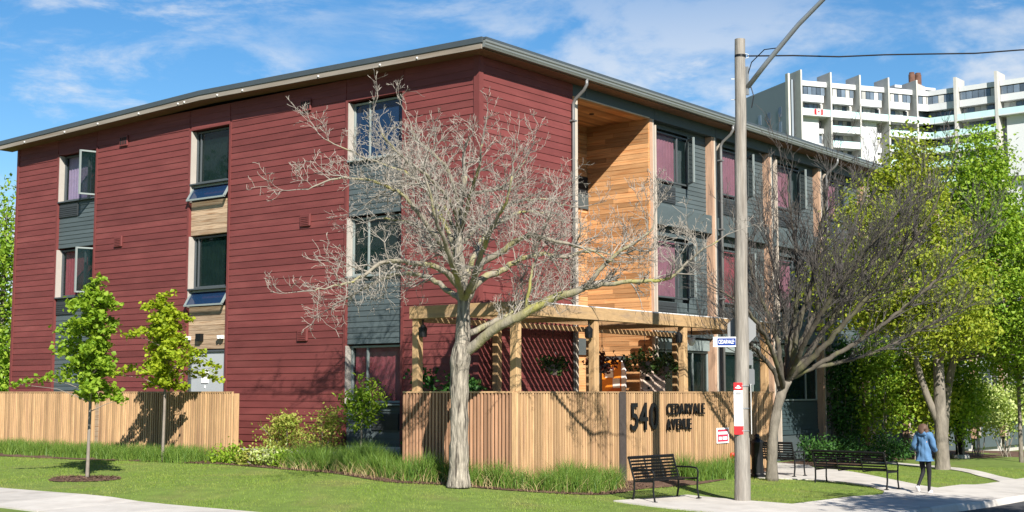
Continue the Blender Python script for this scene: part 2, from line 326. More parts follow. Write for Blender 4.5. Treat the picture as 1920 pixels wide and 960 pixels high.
def blades(n, x, y, z, h, w, lean, mat, name, label, nseg=1, curve=.5):
    a = np.random.uniform(0, 2*np.pi, n); la = np.random.uniform(0, 2*np.pi, n)
    dx, dy = np.cos(a)*w/2, np.sin(a)*w/2; lx, ly = np.cos(la)*lean*h, np.sin(la)*lean*h
    V = []; 
    for k in range(nseg+1):
        t = k/(nseg); ww = (1-t**1.5); tt = t**(1+curve)
        for sgn in ((-1, 1) if k < nseg else (0,)):
            V.append(np.stack([x+sgn*dx*ww+lx*tt, y+sgn*dy*ww+ly*tt, z+h*t*(1-.25*t*lean)], -1))
    V = np.stack(V, 1); m = V.shape[1]; base = np.arange(n)*m
    tris = []
    for k in range(nseg-1):
        b = base+2*k; tris += [np.stack([b, b+1, b+3], 1), np.stack([b, b+3, b+2], 1)]
    b = base+2*(nseg-1); tris.append(np.stack([b, b+1, b+2], 1))
    return tag(bigmesh(name, V.reshape(-1, 3), np.concatenate(tris), mat), label, None, kind='stuff')
def lawn_blades():
    n = 330000
    # density follows how near to the street corner the turf is
    x = np.random.uniform(-17, 9, n); y = np.random.uniform(-9.1, 18, n)
    keep = (y < -1.2) | (x > 3.1)
    for p in WALKS+BEDS: keep &= ~inside(p, x, y)
    dep = (x-EYE[0])*fwd_h.x+(y-EYE[1])*fwd_h.y; lat = (x-EYE[0])*right.x+(y-EYE[1])*right.y
    keep &= (np.abs(lat)/dep < .42)
    keep &= ~((np.hypot(x+3.2, y+8.75) < .45) & (np.random.rand(n) < .8))      # worn bare patch by the path
    x, y = x[keep], y[keep]; n = len(x)
    h = np.random.uniform(.022, .052, n)*(1+.5*np.sin(x*1.7+np.sin(y*2.1))*np.sin(y*1.3)); w = np.random.uniform(.006, .012, n)
    blades(n, x, y, gza(x, y)-.004, h, w, np.random.uniform(.2, .9, n), MT['blade'], 'lawn_grass', 'short mown grass of the lawn', 1)
lawn_blades()
def chips():
    n = 26000; x = np.random.uniform(-10, 5, n); y = np.random.uniform(-8, 1, n); k = np.zeros(n, bool)
    for p in BEDS[:3]: k |= inside(p, x, y)
    x, y = x[k], y[k]; n = len(x); a = np.random.uniform(0, 6.28, n); s = np.random.uniform(.015, .05, n); z = gza(x, y)+.016+np.random.uniform(0, .02, n)
    ti = np.random.uniform(-.5, .5, (n, 2)); c, q = np.cos(a)*s, np.sin(a)*s
    V = np.stack([np.stack([x+c, y+q, z+s*ti[:,0]], -1), np.stack([x-q*.4, y+c*.4, z+.012], -1), np.stack([x-c, y-q, z-s*ti[:,0]+.006], -1), np.stack([x+q*.4, y-c*.4, z+.004], -1)], 1)
    b = np.arange(n)*4; tag(bigmesh('bark_chips', V.reshape(-1,3), np.stack([b, b+1, b+2, b+3], 1), MT['chip']), 'loose bark chips scattered over the mulch beds', None, kind='stuff')
chips()
# ---------------------------------------------------------------- the red and grey apartment house
house = thing('apartment_house', 'three storey apartment house with dark red siding, grey bays and cedar recess', 'building', (-1, 1, .5))
def wp(ax, s, d, z): return (s, -d, z) if ax == 'L' else (d, s, z)      # wall frame: s along the wall, d outwards
def wbox(mb, ax, s0, s1, d0, d1, z0, z1): return mb.box(wp(ax, s0, d0, z0), wp(ax, s1, d1, z1))
def wpart(name, ax, s0, s1, d0, d1, z0, z1, m, parent=None):
    mb = MB(); wbox(mb, ax, s0, s1, d0, d1, z0, z1); return mb.build(name, m, parent or house)
core = MB(); core.box((-20.4,.62,.3),(-2.6,46,10.6)); core.box((-2.59,.62,.3),(-.78,3.95,10.6)); core.box((-2.59,8.25,.3),(-.78,46,10.6)); core.build('inner_wall', MT['dark'], house)
FB = MB(); FB.box((-20.5,.02,-.2),(-.03,.5,.9)); FB.box((-.5,.03,-.2),(-.02,4.0,.78)); FB.box((-.5,8.2,-.6),(-.4,46,.5)); FB.build('foundation', MT['concrete'], house)
BOARD = {}
def board(ax, s0, s1, z, e, m, parent, name, proud=.022):
    L_ = round(s1-s0, 3); key = (ax, L_, e, m.name)
    if key not in BOARD:
        mb = MB(); prof = [(0, 0), (proud, 0), (proud, .012), (.006, e+.008), (0, e+.008)]
        mb.prism([wp(ax, 0, d, zz) for d, zz in prof], Vector(wp(ax, L_, 0, 0))); BOARD[key] = mb.mesh(name, m)
    return link(name, BOARD[key], parent, wp(ax, s0, 0, z))
def boards(ax, s0, s1, z0, z1, e, m, parent, name, d=0., skip=None):
    n = max(1, round((z1-z0)/e)); ee = round((z1-z0)/n, 4)
    for i in range(n):
        z = z0+i*ee; segs = [(s0, s1)]
        for (a, b, c, dd) in (skip or []):
            if z+ee > c+.02 and z < dd-.02:
                segs = [q for (p, r) in segs for q in ((p, min(r, a)), (max(p, b), r)) if q[1]-q[0] > .06]
        for p, r in segs:
            o = board(ax, p, r, z, ee, m, parent, name)
            if d: o.location = Vector(o.location)+Vector(wp(ax, 0, d, 0))
COLS = [(-18.03,-15.98), (-11.2,-9.44), (-4.57,-2.57)]
SP = .1895; ZB = .93; ZT = ZB+52*SP
sw_wall = MB()
edges = [-20.5]+[v for c in COLS for v in c]+[-.05]
for i in range(0, 8, 2): sw_wall.box((edges[i], 0, .75), (edges[i+1], .3, 10.72))
for a, b in COLS: sw_wall.box((a, .52, .75), (b, .56, 10.72)); sw_wall.box((a, 0, 10.12), (b, .25, 10.72))
side_wall = sw_wall.build('side_wall', MT['redtrim'], house)
tw = .09
for i in range(0, 8, 2):
    a, b = edges[i], edges[i+1]
    boards('L', a+(.1 if i == 0 else tw), b-(.1 if i == 6 else tw), ZB, 10.72, SP, MT['red'], side_wall, 'red_siding_board')
for a, b in COLS:
    boards('L', a+.005, b-.005, 10.15, 10.72, SP, MT['red'], side_wall, 'red_siding_board')
    for s, e_ in ((a-tw+.004, a-.002), (b+.002, b+tw-.004)): wpart('corner_trim', 'L', s, e_, .001, .04, ZB-.02, 10.14, MT['redtrim'], side_wall)
    wpart('head_trim', 'L', a-tw+.006, b+tw-.006, .002, .035, 10.1, 10.145, MT['redtrim'], side_wall)
wpart('corner_trim', 'L', -20.52, -20.405, -.2, .04, ZB-.02, 10.7, MT['redtrim'], side_wall)
wpart('corner_trim', 'L', -.145, .035, -.1, .04, ZB-.02, 10.68, MT['redtrim'], side_wall)
# street front: red part, cedar recess, grey bays
fw = MB(); fw.box((-.35,.31,.5),(0,4.0,10.66)); front_wall = fw.build('front_wall', MT['redtrim'], house)
boards('R', .13, 3.95, ZB, 10.66, SP, MT['red'], front_wall, 'red_siding_board')
wpart('corner_trim', 'R', .042, .125, .001, .036, ZB-.02, 10.66, MT['redtrim'], front_wall)
def window(ax, s0, s1, z0, z1, d, mull=(), bars=(), glass='glass', curtain_or_backing=None, fm='frame', fr=.055, cfrac=1.0, name='window', reveal=None):
    mb = MB()
    wbox(mb, ax, s0, s0+fr, d-.06, d+.02, z0, z1); wbox(mb, ax, s1-fr, s1, d-.06, d+.02, z0, z1)
    wbox(mb, ax, s0+fr, s1-fr, d-.06, d+.018, z0, z0+fr); wbox(mb, ax, s0+fr, s1-fr, d-.06, d+.018, z1-fr, z1)
    for q in mull: wbox(mb, ax, q-fr/2, q+fr/2, d-.058, d+.016, z0+fr, z1-fr)
    w = mb.build(name, MT[fm], house, bevel=.006)
    xs = [s0+fr]+[v for q in mull for v in (q-fr/2, q+fr/2)]+[s1-fr]
    for i in range(0, len(xs), 2): wpart('pane', ax, xs[i], xs[i+1], d-.03, d-.022, z0+fr, z1-fr, MT[glass], w)
    for zb in bars: wpart('glazing_bar', ax, s0+fr, s1-fr, d-.055, d+.012, zb-fr/2, zb+fr/2, MT[fm], w)
    if curtain_or_backing:  # coloured sheet behind the panes: curtains, and backings that carry reflected tones
        n = 24; pts = []; c0, c1 = s0+fr*.5, s0+(s1-s0)*cfrac-fr*.5
        for i in range(n+1): pts.append((c0+(c1-c0)*i/n, d-.13+.014*math.sin(i*2.2)))
        mb = MB(); V = []
        for s, dd in pts: V += [wp(ax, s, dd, z0+.02), wp(ax, s, dd, z1-.02)]
        mb.add(V, [(2*i, 2*i+2, 2*i+3, 2*i+1) for i in range(n)]); mb.build('curtain_or_backing', MT[curtain_or_backing], w, smooth=True)
    if reveal:
        mb = MB(); wbox(mb, ax, s0-.03, s0-.001, d-.02, .024, z0-.02, z1); mb.build('reveal', MT[reveal], w)
        mb = MB(); wbox(mb, ax, s0-.03, s1+.02, d-.02, .05, z0-.06, z0-.021); mb.build('sill', MT[fm], w)
    return w
def sash(ax, hs, hd, z0, z1, width, ang, parent, glass='glassdark', side=-1):   # casement leaf hinged at (hs, hd) opened by ang
    t = Vector(wp(ax, side*math.cos(R(ang)), math.sin(R(ang)), 0)); h = Vector(wp(ax, hs, hd, 0)); mb = MB()
    def P(u, z): q = h+t*u; return (q.x, q.y, z)
    mb.bar(P(.02, z0), P(.02, z1), .045, .045); mb.bar(P(width, z0), P(width, z1), .05, .05); mb.bar(P(.04, z0+.025), P(width-.02, z0+.025), .044, .05); mb.bar(P(.04, z1-.025), P(width-.02, z1-.025), .044, .05)
    o = mb.build('open_sash', MT['framelt'], parent)
    g = MB(); g.bar(P(.04, (z0+z1)/2), P(width-.02, (z0+z1)/2), .008, z1-z0-.1); g.build('pane', MT[glass], parent)
RD = -.19
def greyfill(a, b, z0, z1, skip=None):
    o = wpart('grey_panel', 'L', a+.002, b-.002, -.16, -.06, z0, z1, MT['grey'], house)
    boards('L', a+.006, b-.006, z0, z1, .14, MT['grey'], o, 'grey_siding_board', d=-.06, skip=skip)
def louver(ax, s0, s1, z0, z1, d):
    o = wpart('air_conditioner_grille', ax, s0, s1, d-.05, d+.03, z0, z1, MT['louver'])
    for k in range(5):
        zz = z0+.05+k*(z1-z0-.1)/5; wpart('grille_slat', ax, s0+.02, s1-.02, d+.0305, d+.042, zz, zz+.03, MT['louver'], o)
a, b = COLS[0]
w = window('L', a+.03, b-.02, 8.56, 10.08, RD, (a+1.35,), curtain_or_backing='skyp', cfrac=.66, reveal='reveal'); sash('L', b-.06, -.12, 8.6, 10.04, .6, 74, w)  # sky reflection painted as a mauve sheet behind the pane
louver('L', a+.02, a+1.05, 8.02, 8.44, -.045); greyfill(a, b, 7.0, 8.49, [(a, a+1.07, 8.0, 8.46)])
w = window('L', a+.03, b-.02, 5.40, 6.95, RD, (a+1.3,), curtain_or_backing='curtr', cfrac=.64, reveal='reveal'); sash('L', b-.1, -.12, 5.45, 6.91, .6, 72, w)
louver('L', a+.02, a+1.05, 4.82, 5.24, -.045); greyfill(a, b, .8, 5.32, [(a, a+1.07, 4.8, 5.26)])
a, b = COLS[1]
def stair_window(z0, zm, z1):
    w = window('L', a+.03, b-.02, zm, z1, RD, (a+.22,), glass='glassdark', curtain_or_backing='backg', reveal='reveal')
    wpart('rail', 'L', a+.01, b-.01, RD-.06, -.1, zm-.09, zm-.003, MT['framelt'], w)
    t = .19; mb = MB(); g = MB(); h = zm-.09-z0    # awning leaf hung at its top, pushed out at the bottom
    def q(s, u): return Vector(wp('L', s, -.11+t*u*1.4, zm-.1-u*h))
    mb.bar(q(a+.05, 0), q(a+.05, 1), .06, .05, (0,1,0)); mb.bar(q(b-.05, 0), q(b-.05, 1), .06, .05, (0,1,0)); mb.bar(q(a+.02, 1), q(b-.02, 1), .05, .05); mb.bar(q(a+.02, .02), q(b-.02, .02), .05, .04)
    mb.build('awning_sash', MT['framelt'], w)
    g.add([q(a+.07, .05), q(b-.07, .05), q(b-.07, .96), q(a+.07, .96)], [(0,1,2,3)]); g.build('pane', MT['glassblue'], w)
    wpart('reveal', 'L', a, a+.028, RD-.02, .024, z0-.05, zm-.02, MT['reveal'], w)
    wpart('dark_sill', 'L', a+.03, b-.02, RD-.02, -.03, z0-.03, z0+.0, MT['black'], w)
stair_window(7.98, 8.50, 10.08); stair_window(4.84, 5.36, 6.90)
for z0, z1 in ((6.93, 7.94), (3.55, 4.8)):
    o = wpart('spandrel', 'L', a+.002, b-.002, -.16, -.075, z0, z1, MT['greycedar'])
    n = round((z1-z0)/.14)
    for k in range(n): wpart('wood_plank', 'L', a+.006, b-.006, -.0745, -.045+random.uniform(-.004,.004), z0+k*(z1-z0)/n+.004, z0+(k+1)*(z1-z0)/n-.004, MT['greycedar'], o)
dr = MB(); wbox(dr, 'L', a+.12, b-.06, -.17, -.10, .8, 3.46); door = dr.build('door', MT['doorgrey'], house)
fr = MB(); wbox(fr, 'L', a+.01, a+.115, -.18, -.05, .8, 3.52); wbox(fr, 'L', b-.055, b-.006, -.18, -.05, .8, 3.52); wbox(fr, 'L', a+.116, b-.056, -.18, -.05, 3.465, 3.52); fr.build('frame', MT['frame'], door)
arch = MB(); cxs = -10.45; arch.prism([(cxs-.155,.098,2.56),(cxs+.155,.098,2.56)]+[(cxs+.155*math.cos(t),.098,2.82+.14*math.sin(t)) for t in np.linspace(0, math.pi, 9)], (0,-.02,0)); arch.build('notice', MT['white'], door)
MB().box((cxs-.025,.1,2.41),(cxs+.025,.088,2.49)).build('notice', MT['white'], door)
for s in (-11.12, -9.62):
    mb = MB(); wbox(mb, 'L', s-.05, s+.05, -.044, .01, 3.82, 3.93)
    for k in (-.07, .07): mb.lathe((s+k, -.06, 3.83), [(.0,0),(.05,.0),(.065,.1),(.0,.1)], 10)
    mb.build('floodlight', MT['white'], house)
wpart('junction_box', 'L', -10.72, -10.5, -.044, .08, 3.78, 4.0, MT['black'])
a, b = COLS[2]
window('L', a+.03, b-.02, 8.5, 10.06, RD, (a+.62,), glass='glassblue', curtain_or_backing='backb', reveal='reveal', fm='framelt')
greyfill(a, b, 6.98, 8.43)
window('L', a+.03, b-.02, 5.38, 6.93, RD, (a+.62,), glass='glassdark', curtain_or_backing='backg', reveal='reveal', fm='framelt')
greyfill(a, b, 3.56, 5.31)
window('L', a+.03, b-.02, 2.02, 3.52, RD, (a+.62,), glass='glass', curtain_or_backing='curtr', reveal='reveal', fm='framelt')
louver('L', a+.95, a+1.9, 1.33, 1.75, -.045); greyfill(a, b, .55, 1.95, [(a+.93, a+1.92, 1.31, 1.77)])
def vent(px, z, slots=False):
    mb = MB(); wbox(mb, 'L', px-.2, px+.2, .015, .075, z-.17, z+.17); o = mb.build('wall_vent', MT['redtrim'], house, bevel=.012)
    if slots:
        for k in range(4): wpart('slot', 'L', px-.16+k*.09, px-.11+k*.09, .0755, .082, z-.11, z+.11, MT['dark'], o)
    else:
        for k in range(5): wpart('louvre', 'L', px-.14, px+.14, .0755, .088, z-.12+k*.05, z-.095+k*.05, MT['redtrim'], o)
for px, z, s in ((-14.65,7.0,0),(-6.2,3.85,0),(-6.15,7.0,0),(-14.5,10.18,1),(-6.2,10.22,1)): vent(px, z, s)
# roof
def roofz(x): return (10.93+(.16)*(0.55-x)/10.75) if x > -10.2 else 11.09-.29*(-10.2-x)/10.75
rf = MB(); prof = [(.50,0),(-10.2,0),(-20.95,0)]
rf.prism([(x, -.5, roofz(x)) for x in (.52,-10.2,-20.95)]+[(x, -.5, roofz(x)-.13) for x in (-20.95,-10.2,.52)], (0, 47, 0)); roof = rf.build('roof', MT['roof'], house)
fl = MB(); fl.prism([(x, -.56, roofz(x)+.02) for x in (.54,-10.2,-20.98)]+[(x, -.56, roofz(x)-.12) for x in (-20.98,-10.2,.54)], (0,.055,0)); fl.build('flashing', MT['flash'], roof)
fa = MB(); fa.prism([(x, -.535, roofz(x)-.122) for x in (.5,-10.2,-20.94)]+[(x, -.535, roofz(x)-.265) for x in (-20.94,-10.2,.5)], (0,.045,0)); fa.build('fascia', MT['fascia'], roof)
so = MB(); so.prism([(x, -.488, roofz(x)-.24) for x in (.46,-10.2,-20.93)]+[(x, -.488, roofz(x)-.262) for x in (-20.93,-10.2,.46)], (0,.50,0)); so.build('soffit', MT['soffit'], roof)
so = MB(); so.box((.012,.02,10.672),(.46,46,10.692)); so.build('soffit', MT['soffit'], roof)
MB().box((-7.9,1.5,11.05),(-6.6,3,11.42)).build('roof_hatch', MT['flash'], roof)
for k, x in enumerate((-19.3,-17,-15.2,-13.1,-11.2,-10.9,-9.4,-8.3,-5.2,-2.9,-1.6)):
    mb = MB(); mb.lathe((x, -.545, roofz(x)-.215), [(0,-.02),(.022,-.02),(.028,0),(.022,.02),(0,.02)], 8); mb.build('string_light_bulb', MT['white'], roof)
gu = MB(); gp = [(.47,10.70),(.57,10.70),(.585,10.735),(.60,10.76),(.60,10.80),(.625,10.83),(.625,10.895),(.60,10.90),(.60,10.87),(.48,10.87)]
gu.prism([(x, -.5, z) for x, z in gp], (0, 46.5, 0)); gu.build('gutter', MT['gutter'], roof)
MB().box((.44,-.5,10.885),(.63,46,10.945)).build('flashing', MT['flash'], roof)
def downspout(y, zb):
    mb = MB(); mb.tube([(.54,y,10.71),(.54,y,10.56),(.45,y,10.42),(.17,y,10.22),(.09,y,10.1),(.09,y,9.9),(.09,y,zb)], .045, 10); o = mb.build('downspout', MT['downspout'], house, smooth=True)
    for z in (9.6, 7.4, 5.2): MB().box((.0,y-.075,z),(.16,y+.075,z+.04)).build('strap', MT['downspout'], o)
downspout(3.9, .4); downspout(11.95, .3); downspout(19.65, .2)
# cedar recess
RY0, RY1, RX = 4.2, 7.87, -2.25
cd = MB(); cd.box((RX, RY1, .0),(0, RY1+.2, 10.34)); rec = cd.build('recess_wall', MT['cedarwarm'], house)
n = 49
for k in range(n):
    z0 = 3.36+k*(10.32-3.36)/n; z1 = z0+(10.32-3.36)/n-.009
    if k % 3 == 0: cuts = [RX+.02, RX+1.1+random.uniform(-.6,.6), -.03]
    else: cuts = [RX+.02, RX+.7+random.uniform(-.5,1.0), -.03]
    for q in range(2): MB().box((cuts[q]+.002, RY1-.02-random.uniform(0,.006), z0),(cuts[q+1]-.002, RY1-.001, z1)).build('cedar_plank', MT['cedarwarm'], rec)
bk = MB(); bk.box((RX-.1, RY0, .3),(RX, RY1, 10.34)); back = bk.build('recess_wall', MT['cedarwarm'], house)
for k in range(46):
    z0 = 3.9+k*.14
    if z0 > 7.75 and z0 < 8.8: continue
    MB().box((RX+.001, RY0+.02, z0),(RX+.02+random.uniform(0,.006), RY1-.03, z0+.13)).build('cedar_plank', MT['cedarwarm'], back)
MB().box((RX+.001, 6.3, 8.25),(RX+.06, RY1-.04, 8.78)).build('window', MT['dark'], house); MB().box((RX+.001, 6.3, 7.8),(RX+.08, RY1-.04, 8.24)).build('grey_panel', MT['grey'], house)
MB().box((RX+.001, 6.3, 3.4),(RX+.08, RY1-.04, 3.89)).build('grey_panel', MT['grey'], house)
MB().box((RX, RY0-.2, .3),(0, RY0, 10.34)).build('recess_wall', MT['cedarwarm'], house)
cl = MB(); cl.box((RX, RY0, 10.345),(-.02, RY1+.2, 10.5)); ceil = cl.build('recess_ceiling', MT['cedarwarm'], house)
for k in range(16): MB().box((RX+.01+k*.139, RY0+.01, 10.318),(RX+.01+k*.139+.134, RY1-.03, 10.344)).build('cedar_plank', MT['cedarwarm'], ceil)
MB().lathe((-.9, 6.2, 10.30), [(0,0),(.07,0),(.08,.02)], 12).build('downlight', MT['dark'], ceil)
MB().box((-.3, 4.01, 10.35),(.0, 46, 10.68)).build('header_beam', MT['teal'], house)
for k in range(5): MB().box((.0005, 4.6+k*3.6, 10.36),(.008, 4.62+k*3.6, 10.67)).build('header_seam', MT['flash'], house)
for args in (((-.06,4.06,.3),(.02,4.2,10.34)), ((-.06,8.02,.3),(.022,8.075,10.34)), ((-.06,4.2,10.335),(.016,RY1,10.365))): MB().box(*args).build('recess_trim', MT['cream'], house)
MB().box((-.06,RY1+.012,.3),(.018,8.018,10.34)).build('recess_trim', MT['finwood'], house)
# grey bays
BW = -.25
bays = [8.32+3.83*k for k in range(10)]
bw = MB(); bw.box((BW-.36, 8.2, .2),(BW-.26, 46, 10.4)); bay_wall = bw.build('bay_wall', MT['grey'], house)
far_boards = MB()
for i, s in enumerate(bays):
    e = s+3.83; f0 = e-.62                              # fin at the far end of the bay
    near = i < 3
    fin = MB(); fin.box((BW, f0, .25),(-.004, f0+.2, 10.34)); fin = fin.build('fin', MT['finwood'], house)
    MB().box((-.10, f0+.201, .25),(-.02, f0+.34, 10.34)).build('fin_trim', MT['frame'], fin)
    MB().box((-.003, f0+.13, .26),(.012, f0+.2, 10.335)).build('fin_trim', MT['cream'], fin)
    MB().box((BW, f0+.54, .25),(.01, f0+.60, 10.2)).build('fin_trim', MT['cream'], fin)
    if i == 0:
        MB().box((BW, 8.08, .25),(-.05, 8.2, 10.34)).build('fin_trim', MT['frame'], fin); MB().box((BW, 8.2, .25),(-.01, 8.27, 10.2)).build('fin_trim', MT['cream'], fin)
    for (z0, z1) in ((7.25,7.82),(3.95,4.42)):
        MB().box((BW-.02, s-.012, z0),(-.03, f0-.002, z1)).build('floor_band', MT['grey'], house)
        MB().box((BW-.03, f0+.34, z0-.02),(-.024, e-.03, z1-.03)).build('floor_band', MT['grey'], house)
    for (z0, z1, wz0, wz1, cur) in ((7.83,10.34,8.62,10.12,'backk'),(4.43,7.24,5.1,6.85,'backk' if i % 2 == 0 else 'curtr')):  # pink and wine sheets behind the bay panes
        w0, w1 = s+.12, s+2.1
        w = window('R', w0, w1, wz0, wz1, BW+.02, (w0+1.35,), curtain_or_backing=cur, cfrac=.7, fm='frame')
        MB().box((BW+.0, w0+.06, wz0+.05),(BW+.03, w0+1.3, wz0+.42)).build('lower_light', MT['framelt'], w) if False else None
        if i < 3: sash('R', w1-.05, BW+.06, wz0+.05, wz1-.05, .55, 50, w, side=-1)
        louver('R', w0+.05, w0+1.2, wz0-.62, wz0-.12, BW+.02)
        if near: boards('R', s+.0, f0, z0, z1, .14, MT['grey'], bay_wall, 'grey_siding_board', d=BW-.03+.03, skip=[(w0-.02, w1+.02, wz0-.02, wz1+.02)])
        else:
            k = round((z1-z0)/.14)
            for q in range(k):
                zz = z0+q*(z1-z0)/k
                for (p0, p1) in (((s, w0-.02), (w1+.02, f0)) if zz+.13 > wz0-.02 and zz < wz1 else ((s, f0),)):
                    far_boards.prism([(BW, p0, zz),(BW+.022, p0, zz),(BW+.022, p0, zz+.012),(BW+.006, p0, zz+.14),(BW, p0, zz+.14)], (0, p1-p0, 0))
    # ground floor
    if i < 2:
        MB().box((BW-.02, s+.1, 3.56),(-.12, f0-.1, 3.90)).build('shutter_box', MT['framelt'], house)
        w = window('R', s+.1, f0-.05, .35, 3.54, BW+.02, (s+1.5, s+2.25), glass='glassdark', curtain_or_backing='backg', cfrac=.5, fm='framelt', name='shopfront')
    else:
        w = window('R', s+.5, f0-.05, 2.0, 3.55, BW+.02, (s+2.3,), glass='glassdark', curtain_or_backing='backg', cfrac=.6, fm='framelt')
        MB().box((BW-.02, s+.3, 3.57),(-.2, f0-.04, 3.9)).build('shutter_box', MT['framelt'], house)
        boards('R', s, f0, 1.0, 1.96, .14, MT['teal'], bay_wall, 'dark_siding_board', d=BW) if i < 4 else None
        MB().box((BW-.02, s, .85),(BW+.06, f0, .99)).build('ledge', MT['teal'], house)
        MB().box((BW-.02, s, -.2),(BW+.02, f0, .84)).build('base_panel', MT['grey'], house)
fb = far_boards.build('grey_siding', MT['grey'], bay_wall); fb['kind'] = 'stuff'
MB().box((-2.2,7.72,.3),(-.85,7.80,3.34)).build('entrance_panel', MT['frame'], house)
# ---------------------------------------------------------------- fences
FT = 2.31                                                     # top of both fences
SLAT = {}
def slat(parent, x, y, h, along, m, top=0.):
    key = (round(h, 2), along, m.name)
    if key not in SLAT:
        mb = MB(); w, d = .046, .06
        a, b = (w, d) if along == 'x' else (d, w); r = .012
        mb.box((-a/2, -b/2, 0), (a/2, b/2, h-.02)); mb.box((-a/2+r, -b/2+r, h-.02), (a/2-r, b/2-r, h)); SLAT[key] = mb.mesh('slat', m)
    zb = FT-top-h
    return link('slat', SLAT[key], parent, (x, y, zb))
lf = thing('slat_fence', 'low honey coloured vertical slat fence standing before the red side wall', 'fence', (-13, -1.4, .4))
LY = -1.35
x = -25.0; i = 0
while x < -7.36:
    end = (-7.36-x); top = 0. if end > .22 else .06*(1-end/.22)
    m = MT['slat']; slat(lf, x, LY+random.uniform(-.004,.004), 1.93-top, 'x', m, top); x += .1; i += 1
for z in (.75, 1.4, 2.15): MB().box((-25, LY+.051, z),(-7.45, LY+.1, z+.1)).build('rail', MT['post'], lf)
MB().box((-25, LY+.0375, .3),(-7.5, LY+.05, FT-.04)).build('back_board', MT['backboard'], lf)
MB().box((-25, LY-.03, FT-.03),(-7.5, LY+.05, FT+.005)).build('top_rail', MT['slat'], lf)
for px in (-24.9,-22,-19.1,-16.2,-13.3,-10.9,-7.6): MB().box((px, LY+.101, .1),(px+.12, LY+.22, FT-.05)).build('post', MT['post'], lf)
MB().box((-13.62, LY-.055, .35),(-13.46, LY-.036, FT-.02)).build('cover_board', MT['greycedar'], lf)
rf_ = thing('slat_fence', 'vertical cedar slat fence with raised house number letters around the patio', 'fence', (3.2, 2, .35))
FX, FY0, FXL, FY1 = 3.22, -2.62, -.02, 9.1
x = FXL
while x < FX-.12: slat(rf_, x, FY0+random.uniform(-.004,.004), 2.05, 'x', MT['slat_red']); x += .1
y = FY0+.06
while y < FY1+.01:
    if not (1.27 < y < 1.62): slat(rf_, FX+random.uniform(-.004,.004), y, 2.1, 'y', MT['slat'])
    y += .1
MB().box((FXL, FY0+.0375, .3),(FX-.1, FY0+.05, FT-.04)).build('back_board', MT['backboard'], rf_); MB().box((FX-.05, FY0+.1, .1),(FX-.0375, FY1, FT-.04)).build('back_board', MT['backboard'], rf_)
MB().box((FX-.09, FY0-.04, .2),(FX+.03, FY0+.03, FT-.01)).build('post', MT['slat'], rf_)
MB().box((FX-.06, 1.29, .1),(FX+.045, 1.56, FT-.002)).build('dark_post', MT['darkwood'], rf_)
for z in (.7, 1.35, 2.1):
    MB().box((FXL, FY0+.051, z),(FX-.1, FY0+.1, z+.1)).build('rail', MT['post'], rf_); MB().box((FX-.1, FY0+.105, z),(FX-.051, FY1, z+.1)).build('rail', MT['post'], rf_)
MB().box((FXL-.03, FY0-.035, FT-.03),(FX-.05, FY0+.1, FT+.006)).build('top_rail', MT['slat'], rf_); MB().box((FX-.1, FY0-.01, FT-.032),(FX+.035, FY1+.03, FT+.004)).build('top_rail', MT['slat'], rf_)
# text helper: real letters as meshes
def text(body, size, ext, m, name, parent=None, mat4=None, sx=1., bold=0.):
    cu = bpy.data.curves.new(name, 'FONT'); cu.body = body; cu.size = size; cu.extrude = ext; cu.offset = bold; cu.resolution_u = 3
    to = bpy.data.objects.new(name, cu); COL.objects.link(to)
    me = bpy.data.meshes.new_from_object(to.evaluated_get(bpy.context.evaluated_depsgraph_get())); bpy.data.objects.remove(to)
    me.transform(Matrix.Diagonal((sx, 1, 1, 1))); me.materials.clear(); me.materials.append(m)
    if mat4 is not None: me.transform(mat4)
    return link(name, me, parent)
def facing(origin, rightv, upv_=(0,0,1)):       # text plane: x along rightv, y up
    r = Vector(rightv).normalized(); u = Vector(upv_).normalized(); n = r.cross(u)
    return Matrix(((r.x,u.x,n.x,origin[0]),(r.y,u.y,n.y,origin[1]),(r.z,u.z,n.z,origin[2]),(0,0,0,1)))
# each letter of the address is a part of the fence it is fixed to
def letters(s, y, z, size, sx, bold):
    for ch in s:
        o = text(ch, size, .022, MT['black'], 'letter', rf_, facing((FX+.075, y, z), (0,1,0)), sx, bold)
        wds = max(v.co.y for v in o.data.vertices)-min(v.co.y for v in o.data.vertices)
        y += wds+size*.105
    return y
letters('540', 1.68, 1.40, .92, .82, .010); letters('CEDARVALE', 3.33, 1.74, .40, .74, .002); letters('AVENUE', 3.33, 1.36, .40, .70, .002)
# ---------------------------------------------------------------- pergola
pg = thing('pergola', 'cedar timber pergola with slatted top over the entrance patio', 'pergola', (1.6, 3, .4))
PY = (FY0+.12, .45, 4.45, 8.85); PX = FX-.06; BX = .22
def post(x, y, w=.18): MB().box((x-w/2, y-w/2, gz(x, y)-.05),(x+w/2, y+w/2, 3.96)).build('post', MT['post'], pg, bevel=.01)
for y in PY: post(PX-.05, y)
post(.26, PY[0])
for y in PY[1:]: post(BX, y, .17)
def beam(a, b, mname='beam'): MB().box(a, b).build('beam', MT[mname], pg, bevel=.008)
beam((.12, FY0-.02, 3.96),(PX+.08, FY0+.13, 4.25)); beam((PX-.1, FY0+.131, 3.962),(PX+.078, 2.05, 4.252)); beam((PX-.1, 2.056, 3.962),(PX+.07, FY1+.1, 4.248))
beam((BX-.06, FY0+.14, 3.90),(BX+.06, FY1, 4.03)); 
for y in PY[1:]: beam((BX+.065, y-.05, 3.96),(PX-.11, y+.05, 4.08))
y = FY0+.3
while y < FY1:
    if min(abs(y-q) for q in PY) > .08: MB().box((.10, y-.02, 4.085),(PX-.11, y+.02, 4.225)).build('rafter_slat', MT['slat'], pg)
    y += .2
